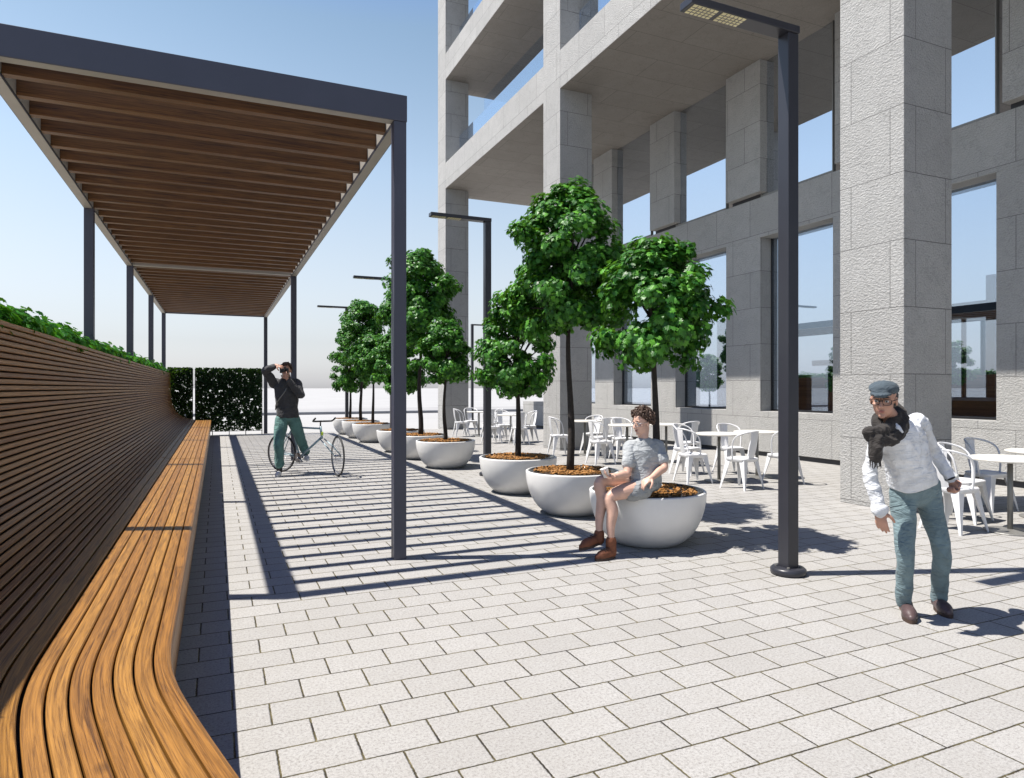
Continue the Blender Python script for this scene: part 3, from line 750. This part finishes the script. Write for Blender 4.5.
def hand(m, wr, d, nrm, side, s=1., curl=.5, grip=False):
    # wr wrist; d direction of the fingers; nrm palm normal; side +1/-1 which way the thumb lies along d x nrm
    d = V(d).normalized(); nrm = V(nrm); nrm = (nrm-d*nrm.dot(d)).normalized(); b = d.cross(nrm)*side; wr = V(wr)
    m.ell(wr+d*.045*s, b*.040*s, nrm*.017*s, d*.052*s); limb(m, [wr-d*.03*s, wr+d*.02*s], [.025*s, .027*s], 2)
    for i, (off, ln) in enumerate(((.030, .072), (.010, .080), (-.011, .075), (-.031, .058))):
        a = wr+d*(.085-.004*abs(i-1))*s+b*off*s; q = [wr+d*.05*s+b*off*.8*s, a]; ang = 0; p = a; sp = b*(off*.9)
        c = curl*(1+.12*i)
        for seg in (.45, .32, .25):
            ang += c; dd = (d+sp)*math.cos(ang)+nrm*math.sin(ang); p = p+dd*ln*seg*s; q.append(p)
        limb(m, q, [.0105*s, .0098*s, .0092*s, .0085*s, .0070*s], 3, 10)
    p = wr+d*.022*s+b*.028*s; q = [p]
    for seg, (f, sd, nn) in zip((.034, .030, .024), ((.55, .8, .25), (.85, .45, .4+curl*.3), (.9, .1, .5+curl*.5))):
        p = p+(d*f+b*sd+nrm*nn).normalized()*seg*s; q.append(p)
    limb(m, q, [.014*s, .0118*s, .0105*s, .0085*s], 3, 10)
class Head:
    def __init__(s, c, fwd, up, k=1.):
        s.c = V(c); s.f = V(fwd).normalized(); u = V(up); s.u = (u-s.f*u.dot(s.f)).normalized(); s.s = s.f.cross(s.u); s.k = k
    def p(s, x, y, z): return s.c+(s.s*x+s.f*y+s.u*z)*s.k
    def e(s, m, x, y, z, a, b, c, n=16): m.ell(s.p(x, y, z), s.s*a*s.k, s.f*b*s.k, s.u*c*s.k, n, 11)
    def body(s, m):
        s.e(m, 0, -.015, .025, .074, .092, .088, 24); s.e(m, 0, .022, -.035, .060, .062, .082, 20); s.e(m, 0, .018, -.072, .052, .052, .036); s.e(m, 0, .060, -.098, .024, .022, .020)
        limb(m, [s.p(0, .078, .008), s.p(0, .092, -.012), s.p(0, .103, -.032)], [.008*s.k, .010*s.k, .0125*s.k], 3, 10)
        for q in (-1, 1):
            s.e(m, q*.010, .094, -.035, .008, .009, .007, 8); s.e(m, q*.075, -.006, -.012, .008, .018, .030); s.e(m, q*.036, .052, -.026, .024, .024, .018); s.e(m, q*.032, .075, .020, .024, .010, .008)
        s.e(m, 0, .078, -.062, .023, .010, .006); s.e(m, 0, .077, -.070, .019, .010, .006)
    def extras(s, parent, hairmat):
        for q in (-1, 1):
            o = MB(); s.e(o, q*.031, .0755, .000, .0125, .0085, .0078, 12); eo = o.build('eye', M['eye'], parent, True)
            o = MB(); s.e(o, q*.031, .0825, .000, .0055, .0035, .0055, 10); o.build('iris', M['iris'], eo, True)
            o = MB(); limb(o, [s.p(q*.014, .088, .024), s.p(q*.032, .088, .029), s.p(q*.050, .074, .022)], [.003*s.k, .0042*s.k, .0025*s.k], 3, 6); o.build('eyebrow', hairmat, parent, True)
        o = MB(); s.e(o, 0, .0835, -.0628, .020, .008, .0042, 12); s.e(o, 0, .0825, -.0705, .017, .008, .005, 12); o.build('lips', M['lip'], parent, True)
    def glasses(s, parent, mat, r=.0026):
        g = MB()
        for q in (-1, 1):
            g.tube([s.p(q*.034+.026*math.copysign(abs(math.cos(t))**.6, math.cos(t)), .099-.010*abs(math.cos(t)), -.002+.019*math.copysign(abs(math.sin(t))**.6, math.sin(t))) for t in np.linspace(0, 2*math.pi, 20, endpoint=False)], r*s.k, 6, close=True)
            g.tube([s.p(q*.060, .092, .006), s.p(q*.075, .06, .006), s.p(q*.081, -.005, .004)], r*s.k, 6)
        g.tube([s.p(-.010, .098, .004), s.p(0, .102, .007), s.p(.010, .098, .004)], r*s.k, 6)
        g.build('glasses', mat, parent, True)
def curls(h, parent, mat, n, r0, test, jitter=.010):
    m = MB(); rd = random.Random(n)
    for _ in range(n):
        while True:
            d = V((rd.gauss(0, 1), rd.gauss(0, 1), rd.gauss(0, 1))).normalized()
            if test(d): break
        x, y, z = d.x*.080, -.018+d.y*.098, .028+d.z*.096
        j = rd.uniform(-jitter, jitter*1.6); p = h.p(x+d.x*j, y+d.y*j, z+d.z*j)
        rr = r0*rd.uniform(.6, 1.2)*h.k; a = V((rd.gauss(0, 1), rd.gauss(0, 1), rd.gauss(0, 1))).normalized(); b = a.orthogonal().normalized(); c = a.cross(b)
        m.tube([p+(b*math.cos(t)+c*math.sin(t))*rr+a*rr*.25*t/3 for t in np.linspace(0, 5.2, 9)], [rr*.42]*8+[rr*.2], 6)
    m.build('hair', mat, parent, True)
def shoe(m, sole, heel, toe, ank, w=.040):
    heel, toe, ank = V(heel), V(toe), V(ank); d = toe-heel; L = d.length; dh = d.normalized()
    limb(m, [heel+dh*.03+V((0, 0, .045)), heel+dh*L*.35+V((0, 0, .045)), heel+dh*L*.68+V((0, 0, .036)), toe-dh*.03+V((0, 0, .030))], [.037, .042, w+.002, .027], 5)
    limb(m, [heel+dh*.035+V((0, 0, .05)), ank], [.042, .043], 3)
    sd = dh.cross(V((0, 0, 1))).normalized(); q = []
    for t in np.linspace(0, 2*math.pi, 28, endpoint=False):
        u = (1-math.cos(t))/2; q.append(heel+dh*(L*u)+sd*math.sin(t)*w*(1.05 if u > .5 else .92))
    sole.loft([[p+V((0, 0, z)) for p in q] for z in (.0, .022)])
PER = R(-YAW)

# --- man in cap, stooping mid-step
mo = empty('person', (4.238, 2.998, 0), PER, 'man in white shirt, dark scarf, slate flat cap and teal jeans stooping as he walks', 'person')
mo.rotation_euler[2] = PER
hc = V((0, 0, .835)); hipL, hipR = V((-.085, -.01, .785)), V((.085, .03, .84))
kL, kR = V((-.125, -.10, .425)), V((.155, -.035, .425)); aL, aR = V((-.075, .0, .10)), V((.215, .09, .105))
sL, sR = V((-.345, -.19, 1.195)), V((-.035, -.10, 1.275)); eL, eR = V((-.385, -.16, .955)), V((.150, .04, 1.085)); wL, wR = V((-.345, -.20, .725)), V((.245, .00, .895))
nb = V((-.245, -.215, 1.285)); hd = Head((-.385, -.32, 1.430), (-.80, -1, -.20), (-.16, -.25, 1), .93)
lat0 = (hipR-hipL).normalized(); lat1 = (sR-sL).normalized()
def dep(lat, ax): return V(lat).cross(V(ax)).normalized()
axb = (nb-hc).normalized()
def trow_(t, w, d, c=None):
    l = (lat0*(1-t)+lat1*t).normalized(); c = c or hc.lerp(nb, t); dd = dep(l, axb); return (c, l*w, dd*d)
bd = MB(); hd.body(bd)
torso(bd, [trow_(-.05, .125, .085), trow_(.25, .12, .08), trow_(.6, .135, .09), trow_(.9, .14, .075)])
limb(bd, [nb-axb*.05, hd.p(0, -.03, -.07)], [.052, .046], 3)
for h_, k_, a_ in ((hipL, kL, aL), (hipR, kR, aR)):
    limb(bd, [h_, h_.lerp(k_, .5), k_, k_.lerp(a_, .4)+V((0, .01, 0)), a_, a_-V((0, 0, .05))], [.07, .062, .046, .044, .030, .032])
for s_2, e_, w_ in ((sL, eL, wL), (sR, eR, wR)): limb(bd, [s_2, s_2.lerp(e_, .5), e_, e_.lerp(w_, .4), w_], [.046, .040, .033, .033, .024])
hand(bd, wL, (.12, -.06, -1), (.75, .65, 0), 1, .92, .20); hand(bd, wR, (.05, -.35, -.9), (-.9, -.3, 0), -1, .92, 1.05)
remesh(bd, 'body', M['skin'], mo, .0042, 3)
sh = MB(); torso(sh, [trow_(.10, .160, .112), trow_(.19, .156, .116), trow_(.42, .142, .108), trow_(.70, .156, .104), trow_(.90, .150, .082), trow_(.99, .085, .062)])
for s_2, e_, w_ in ((sL, eL, wL), (sR, eR, wR)): limb(sh, [s_2.lerp(nb, .25), s_2, s_2.lerp(e_, .5), e_, e_.lerp(w_, .5), w_], [.054, .055, .046, .042, .040, .037])
limb(sh, [wL-(wL-eL).normalized()*.03, wL+V((0, 0, .005))], [.041, .052], 3)
remesh(sh, 'shirt', M['shirt'], mo, .006, 6, .011, 8, 1)
cl_ = MB(); cl_.tube([(-.335, -.325, 1.285), (-.315, -.350, 1.255), (-.295, -.362, 1.225)], [.016, .019, .010], 8); cl_.build('collar', M['shirt'], mo, True)
tr = MB(); torso(tr, [trow_(.14, .150, .103), trow_(.02, .155, .106), trow_(-.10, .150, .10), trow_(-.17, .12, .085)])
for h_, k_, a_ in ((hipL, kL, aL), (hipR, kR, aR)): limb(tr, [h_+V((0, 0, .02)), h_.lerp(k_, .45), k_, k_.lerp(a_, .5), a_+V((0, 0, -.02))], [.088, .070, .054, .052, .050])
remesh(tr, 'jeans', M['jeans'], mo, .006, 5, .009, 8, 4)
for nm, hl, toe, an in (('l', (-.045, .03, 0), (-.135, -.195, 0), aL), ('r', (.225, .14, 0), (.175, -.09, 0), aR)):
    s1, s2 = MB(), MB(); shoe(s1, s2, hl, toe, V(an)-V((0, 0, .0)), .043); so_ = remesh(s1, 'shoe', M['shoe'], mo, .005, 3); s2.build('sole', M['sole'], so_)
# scarf: two loops and two hanging ends
sc = MB()
limb(sc, [(-.385, -.30, 1.25), (-.375, -.22, 1.30), (-.29, -.165, 1.345), (-0.243, -0.200, 1.368), (-0.245, -0.270, 1.288), (-0.328, -0.340, 1.206), (-0.447, -0.380, 1.188), (-0.504, -0.360, 1.212)], [.030, .034, .036, .040, .042, .042, .040, .030], 5)
limb(sc, [(-0.267, -0.260, 1.320), (-0.366, -0.340, 1.259), (-0.460, -0.375, 1.234), (-0.510, -0.370, 1.229), (-0.520, -0.350, 1.224)], [.034, .036, .036, .032, .016], 5)
limb(sc, [(-.385, -.30, 1.25), (-.40, -.35, 1.21), (-.36, -.375, 1.18)], [.030, .034, .034], 4)
b0 = V((-0.470, -0.390, 1.189))
limb(sc, [b0, b0+V((-.003, -.005, -.06)), b0+V((0, .01, -.110))], [.038, .038, .034], 4)
sco = remesh(sc, 'scarf', M['scarf'], mo, .006, 3, .014, 14, 7)
fg = MB()
for i in range(14): p = b0+V((-.032+.005*i, .01+.015*math.sin(i), -.125)); fg.tube([p, p+V((.003*math.sin(i*2), -.004, -.03)), p+V((.006*math.sin(i*3), 0, -.045-.01*math.sin(i*5)))], [.004, .003, .002], 5)
fg.build('fringe', M['scarf'], sco)
hd.extras(mo, M['hairdk']); hd.glasses(mo, M['black'], .0024)
hr = MB()
hd.e(hr, 0, -.030, .020, .079, .085, .080, 20); hd.e(hr, 0, -.055, -.03, .066, .055, .05)
remesh(hr, 'hair', M['hairdk'], mo, .005, 2, .008, 40, 2)
cp = MB(); hd.e(cp, 0, .005, .078, .088, .112, .046, 24); hd.e(cp, 0, -.022, .062, .086, .098, .044, 24); hd.e(cp, 0, .062, .070, .062, .060, .026, 20)
limb(cp, [hd.p(-.055, .092, .050), hd.p(0, .142, .046), hd.p(.055, .092, .050)], [.010, .013, .010], 5, 10); hd.e(cp, 0, .098, .052, .060, .046, .010, 20)
remesh(cp, 'cap', M['cap'], mo, .005, 3, .006, 14, 3)
wt = MB(); wd = (wR-eR).normalized(); a_ = wd.orthogonal().normalized(); b_ = wd.cross(a_); pw = wR-wd*.012
wt.tube([pw+(a_*math.cos(t)+b_*math.sin(t))*.034 for t in np.linspace(0, 6.283, 20, endpoint=False)], .008, 6, close=True)
wo = wt.build('watch', M['black'], mo, True); dl = MB(); dl.ell(pw+V((.02, -.030, .01)), V((.017, .01, 0)), V((0, 0, .018)), V((.004, -.007, .0)), 14); dl.build('dial', M['dial'], wo, True)

# --- seated man with crossed legs
sp = empty('person', (3.549, 5.158, 0), PER, 'curly-haired man in grey tee and shorts sitting cross-legged on the front planter rim', 'person')
hc = V((.055, -.01, .615)); hipN, hipF = V((-.0, -.10, .592)), V((.07, .09, .60))
k1, a1 = V((-.375, -.10, .655)), V((-.395, -.165, .235)); k2, a2 = V((-.305, -.185, .525)), V((-.300, -.235, .20))
shN, shF = V((-.105, -.085, .955)), V((.165, .065, .965)); shN, shF = V((-.10, -.03, .955)), V((.175, .03, .960))
eN, wN = V((-.14, -.13, .735)), V((-.255, -.19, .715)); eF, wF = V((.205, -.075, .785)), V((.075, -.165, .700))
nb = V((.035, .0, 1.02)); hd = Head((.012, -.01, 1.185), (-.93, -.62, -.18), (-.05, -.02, 1), .95)
lat0 = (hipF-hipN).normalized(); lat0 = (V((.75, .66, 0))).normalized(); lat1 = (shF-shN).normalized(); axb = (nb-hc).normalized()
bd = MB(); hd.body(bd)
torso(bd, [trow_(-.02, .13, .09), trow_(.3, .12, .08), trow_(.65, .135, .085), trow_(.88, .13, .065)])
limb(bd, [nb-axb*.05, nb+V((-.005, -.005, .04)), hd.p(0, -.03, -.06)], [.052, .047, .045], 3)
limb(bd, [hipF, hipF.lerp(k1, .5)+V((0, 0, .02)), k1, k1.lerp(a1, .35)+V((.02, .0, 0)), k1.lerp(a1, .75), a1, a1-V((-.005, 0, .08))], [.082, .073, .053, .054, .040, .032, .034])
limb(bd, [hipN, hipN.lerp(k2, .5)+V((0, 0, .02)), k2, k2.lerp(a2, .35)+V((.02, 0, 0)), k2.lerp(a2, .75), a2, a2-V((-.01, 0, .09))], [.082, .073, .053, .053, .040, .032, .034])
for s_2, e_, w_ in ((shN, eN, wN), (shF, eF, wF)): limb(bd, [s_2, s_2.lerp(e_, .5), e_, e_.lerp(w_, .4), w_], [.048, .042, .036, .036, .025])
hand(bd, wN, (-.9, -.35, .12), (.1, -.3, 1), -1, .95, .42); hand(bd, wF, (-.85, -.3, -.45), (-.2, .3, -1), 1, .95, .4)
remesh(bd, 'body', M['skinpale'], sp, .0042, 3)
te = MB(); torso(te, [(V((.045, -.02, .60)), lat0*.160, dep(lat0, axb)*.122), trow_(.15, .150, .115), trow_(.45, .142, .104), trow_(.72, .158, .104), trow_(.90, .142, .078), trow_(.99, .085, .062)])
for s_2, e_ in ((shN, eN), (shF, eF)): limb(te, [s_2.lerp(nb, .3), s_2, s_2.lerp(e_, .35), s_2.lerp(e_, .62)], [.054, .060, .058, .062])
remesh(te, 't_shirt', M['tee'], sp, .006, 5, .012, 7, 11)
st = MB(); torso(st, [trow_(.08, .150, .112), trow_(-.03, .155, .115), trow_(-.09, .14, .10)])
limb(st, [hipF, hipF.lerp(k1, .32), hipF.lerp(k1, .40)], [.092, .088, .083]); limb(st, [hipN, hipN.lerp(k2, .32), hipN.lerp(k2, .36)], [.092, .088, .084])
remesh(st, 'shorts', M['shorts'], sp, .007, 4, .012, 10, 5)
for hl, toe, an in ((V((-.372, -.145, .115)), V((-.585, -.275, .075)), a1-V((0, 0, .07))), (V((-.262, -.215, .0)), V((-.455, -.345, .0)), a2-V((.0, 0, .08)))):
    s1, s2 = MB(), MB(); shoe(s1, s2, hl, toe, an, .045)
    limb(s1, [an-V((0, 0, .02)), an+V((0, 0, .035))], [.046, .047], 2)
    so_ = remesh(s1, 'shoe', M['rust'], sp, .005, 3, .004, 30, 2); s2.build('sole', M['sole'], so_)
    d_ = (toe-hl).normalized(); sd_ = d_.cross(V((0, 0, 1))).normalized()
    for i in range(4): p = hl+d_*(.085+.025*i)+V((0, 0, .095-.008*i)); MB().tube([p-sd_*.028, p+V((0, 0, .008)), p+sd_*.028], .004, 6).build('lace', M['sole'], so_)
hd.extras(sp, M['hair']); hd.glasses(sp, M['chrome'], .0018)
curls(hd, sp, M['hair'], 420, .017, lambda d: d.z > .05+.75*max(0, d.y) or (d.y < -.2 and d.z > -.45) or (abs(d.x) > .75 and d.z > -.1 and d.y < .2), .016)
hb_ = MB(); hd.e(hb_, 0, -.022, .040, .078, .088, .080, 20); hb_.build('hair_base', M['hair'], sp, True)
cu = MB(); cu.lathe([(0, 0), (.026, 0), (.036, .075), (.038, .078), (.038, .084), (0, .085)], 24)
co_ = cu.build('paper_cup', M['cup'], None, True); Mx = Matrix.Translation((3.549, 5.158, 0)) @ Matrix.Rotation(PER, 4, 'Z'); co_.matrix_world = Mx @ Matrix.Translation((-.335, -.222, .712)) @ Matrix.Rotation(R(-18), 4, 'Y')
tag(co_, 'small white paper cup held in the hand of the seated man', 'cup')

# --- photographer straddling the bicycle
cyp = empty('person', (1.143, 12.388, 0), PER, 'man in charcoal jacket and teal trousers raising a camera while straddling a bicycle', 'person')
hc = V((.03, -.10, .99)); hipL, hipR = V((-.065, -.13, .955)), V((.115, -.07, .955)); kL, aL = V((-.055, -.31, .56)), V((-.035, -.33, .11)); kR, aR = V((.205, .03, .62)), V((.265, .13, .33))
nb = V((-.02, -.05, 1.66)); sL, sR = V((-.215, -.08, 1.575)), V((.165, -.03, 1.57)); eL, wL = V((-.30, -.26, 1.80)), V((-.085, -.30, 1.885)); eR, wR = V((.285, -.20, 1.375)), V((.085, -.305, 1.66))
hd = Head((0, -.10, 1.80), (.22, -1, .05), (0, -.03, 1), 1.05); lat0 = (hipR-hipL).normalized(); lat1 = (sR-sL).normalized(); axb = (nb-hc).normalized()
bd = MB(); hd.body(bd); torso(bd, [trow_(-.03, .15, .10), trow_(.3, .14, .09), trow_(.65, .165, .105), trow_(.9, .165, .08)]); limb(bd, [nb-axb*.05, hd.p(0, -.03, -.06)], [.06, .055], 3)
for h_, k_, a_ in ((hipL, kL, aL), (hipR, kR, aR)): limb(bd, [h_, h_.lerp(k_, .5), k_, k_.lerp(a_, .4), a_, a_-V((0, 0, .05))], [.085, .075, .056, .054, .036, .036])
for s_2, e_, w_ in ((sL, eL, wL), (sR, eR, wR)): limb(bd, [s_2, s_2.lerp(e_, .5), e_, e_.lerp(w_, .4), w_], [.055, .048, .040, .040, .028])
hand(bd, wL, (.9, -.25, -.25), (.2, .4, -1), -1, 1.05, .55); hand(bd, wR, (-.35, -.25, .9), (-.2, 1, .3), 1, 1.05, .5)
remesh(bd, 'body', M['skin'], cyp, .005, 3)
jk = MB(); torso(jk, [trow_(-.02, .185, .135), trow_(.25, .18, .13), trow_(.6, .20, .14), trow_(.88, .20, .115), trow_(1.0, .10, .085)])
for s_2, e_, w_ in ((sL, eL, wL), (sR, eR, wR)): limb(jk, [s_2.lerp(nb, .25), s_2, s_2.lerp(e_, .5), e_, e_.lerp(w_, .5), w_-(w_-e_).normalized()*.06], [.08, .085, .075, .067, .060, .050])
limb(jk, [nb-axb*.02, nb+axb*.05], [.085, .075], 3)
remesh(jk, 'jacket', M['jacket'], cyp, .008, 5, .014, 7, 3)
tr = MB(); torso(tr, [trow_(.08, .17, .12), trow_(-.02, .175, .125), trow_(-.09, .16, .115)])
for h_, k_, a_ in ((hipL, kL, aL+V((0, 0, .085))), (hipR, kR, aR+V((0, .0, .05)))): limb(tr, [h_, h_.lerp(k_, .45), k_, k_.lerp(a_, .5), a_], [.115, .105, .085, .082, .078])
remesh(tr, 'trousers', M['chino'], cyp, .008, 5, .012, 7, 8)
for h_, t_, a_, z in ((V((-.045, -.30, 0)), V((.0, -.55, 0)), aL, 0), (V((.235, .15, 0)), V((.375, -.06, 0)), aR, .225)):
    s1, s2 = MB(), MB(); up_ = V((0, 0, z)); shoe(s1, s2, h_+up_, t_+up_, a_-V((0, 0, .02)), .048); so_ = remesh(s1, 'shoe', M['sneaker'], cyp, .006, 3); s2.build('sole', M['sneaker'], so_)
    sk = MB(); limb(sk, [a_-V((0, 0, .03)), a_+V((0, 0, .1))], [.047, .05], 2); sk.build('sock', M['black'], cyp, True)
hd.extras(cyp, M['hair']); curls(hd, cyp, M['hair'], 320, .016, lambda d: d.z > .1+.8*max(0, d.y) or (d.y < -.2 and d.z > -.35), .010)
hb_ = MB(); hd.e(hb_, 0, -.022, .036, .078, .088, .078, 20); hb_.build('hair_base', M['hair'], cyp, True)
stp = MB(); stp.tube(crom([nb+V((.09, -.05, .0)), V((.02, -.20, 1.45)), V((-.12, -.22, 1.25)), V((-.19, -.08, 1.12))], 4), .011, 6); stp.build('strap', M['tleg'], cyp, True)
cm = MB(); c_ = V((.02, -.255, 1.80)); cm.box(c_, (.14, .05, .085)); cm.box(c_+V((0, 0, .052)), (.05, .045, .03)); pts = [c_+V((0, -.02, 0)), c_+V((0, -.10, 0))]; cm.tube(pts, [.036, .034], 18)
cmo = cm.build('camera', M['black'], None, bevel=.004); cmo.matrix_world = Matrix.Translation((1.143, 12.388, 0)) @ Matrix.Rotation(PER, 4, 'Z')
me_ = cmo.data; me_.transform(Matrix.Translation(-c_)); cmo.matrix_world = cmo.matrix_world @ Matrix.Translation(c_)
tag(cmo, 'black camera held to the face of the cyclist', 'camera')

# --- bicycle
bk_ = empty('bicycle', (1.143, 12.388, 0), PER, 'pale blue road bicycle with dropped bars and turned front wheel under the photographer', 'bicycle')
rh, fh = V((-.19, .22, .345)), V((.98, -.40, .345)); ax = (fh-rh); ax.z = 0; ax.normalize(); lat = ax.cross(V((0, 0, 1)))
bb = rh+ax*.44+V((0, 0, -.065)); sc_ = rh+ax*.27+V((0, 0, .46)); ht = rh+ax*.93+V((0, 0, .455)); hbm = rh+ax*.965+V((0, 0, .31)); sdl = rh+ax*.235+V((0, 0, .56))
f = MB()
for a, b, r_ in ((sc_, ht, .016), (bb, hbm, .019), (bb, sdl, .016), (ht+V((0, 0, .04)), hbm-V((0, 0, .03)), .020)): f.tube([a, b], r_, 12)
for q in (-1, 1): f.tube([rh+lat*.06*q, bb+lat*.03*q], .009, 8); f.tube([rh+lat*.06*q, sc_], .008, 8)
fo = f.build('frame', M['bike'], bk_, True)
tp = MB(); tp.tube([hbm+V((0, 0, .03)), hbm+V((0, 0, .09))], .0225, 12); tp.build('tape', M['lime'], fo, True)
steer = Matrix.Rotation(R(-30), 3, 'Z'); fax = steer @ ax; flat = steer @ lat
fk = MB()
for q in (-1, 1): fk.tube([hbm+flat*.035*q-V((0, 0, .03)), (hbm+fh)/2+flat*.055*q+fax*.0, fh+flat*.055*q], .010, 8)
fk.build('fork', M['bike'], bk_, True)
def wheel(c, a, l):
    ty = MB(); ty.tube([c+(a*math.cos(t)+V((0, 0, 1))*math.sin(t))*.330 for t in np.linspace(0, 2*math.pi, 56, endpoint=False)], .0145, 8, close=True)
    ri = MB(); ri.tube([c+(a*math.cos(t)+V((0, 0, 1))*math.sin(t))*.309 for t in np.linspace(0, 2*math.pi, 56, endpoint=False)], .009, 6, close=True)
    ri.tube([c-l*.05, c+l*.05], .018, 12)
    for i in range(28): t = 2*math.pi*i/28; d = a*math.cos(t)+V((0, 0, 1))*math.sin(t); ri.tube([c+l*.04*(1 if i % 2 else -1)+d*.015, c+d*.31], .0013, 4)
    w = ri.build('wheel', M['chrome'], bk_, True); ty.build('tyre', M['rubber'], w, True)
wheel(rh, ax, lat); wheel(fh, fax, flat)
sd = MB(); c_ = sdl+V((0, 0, .06)); limb(sd, [c_-ax*.12, c_-ax*.05, c_+ax*.05, c_+ax*.15], [.052, .05, .026, .018]); sd.v = [(*q[:2], c_.z+(q[2]-c_.z)*.42) for q in sd.v]; sd.tube([sdl, c_], .013, 8); sd.build('saddle', M['black'], bk_, True)
hb = MB(); top = ht+V((0, 0, .13)); st_ = top+fax*.09; hb.tube([ht, top], .013, 8); hb.tube([top, st_], .012, 8)
for q in (-1, 1): hb.tube(crom([st_, st_+flat*.13*q, st_+flat*.165*q+fax*.05+V((0, 0, .01)), st_+flat*.17*q+fax*.20+V((0, 0, .06))], 5), .015, 8)
hb.build('handlebar', M['black'], bk_, True)
cr = MB(); cr.tube([bb-lat*.06, bb+lat*.06], .018, 12); cr.lathe([(0, -.002), (.085, -.002), (.085, .002), (0, .003)], 28)
n_ = 28*4; base = cr.v[-n_:]; cr.v = cr.v[:-n_]+[tuple(bb+lat*.045+ax*x+V((0, 0, 1))*y+lat*z) for x, y, z in base]
ca = V((.35, 0, 0)); cd = (ax*.8+V((0, 0, -.35))).normalized()
for q in (-1, 1): e_ = bb+lat*.07*q+cd*.16*q; cr.tube([bb+lat*.06*q, e_], .010, 8); cr.box(e_+lat*.05*q, (.09, .07, .018), Matrix.Rotation(R(-18), 3, 'Z'))
cr.build('crank', M['chrome'], bk_, False)
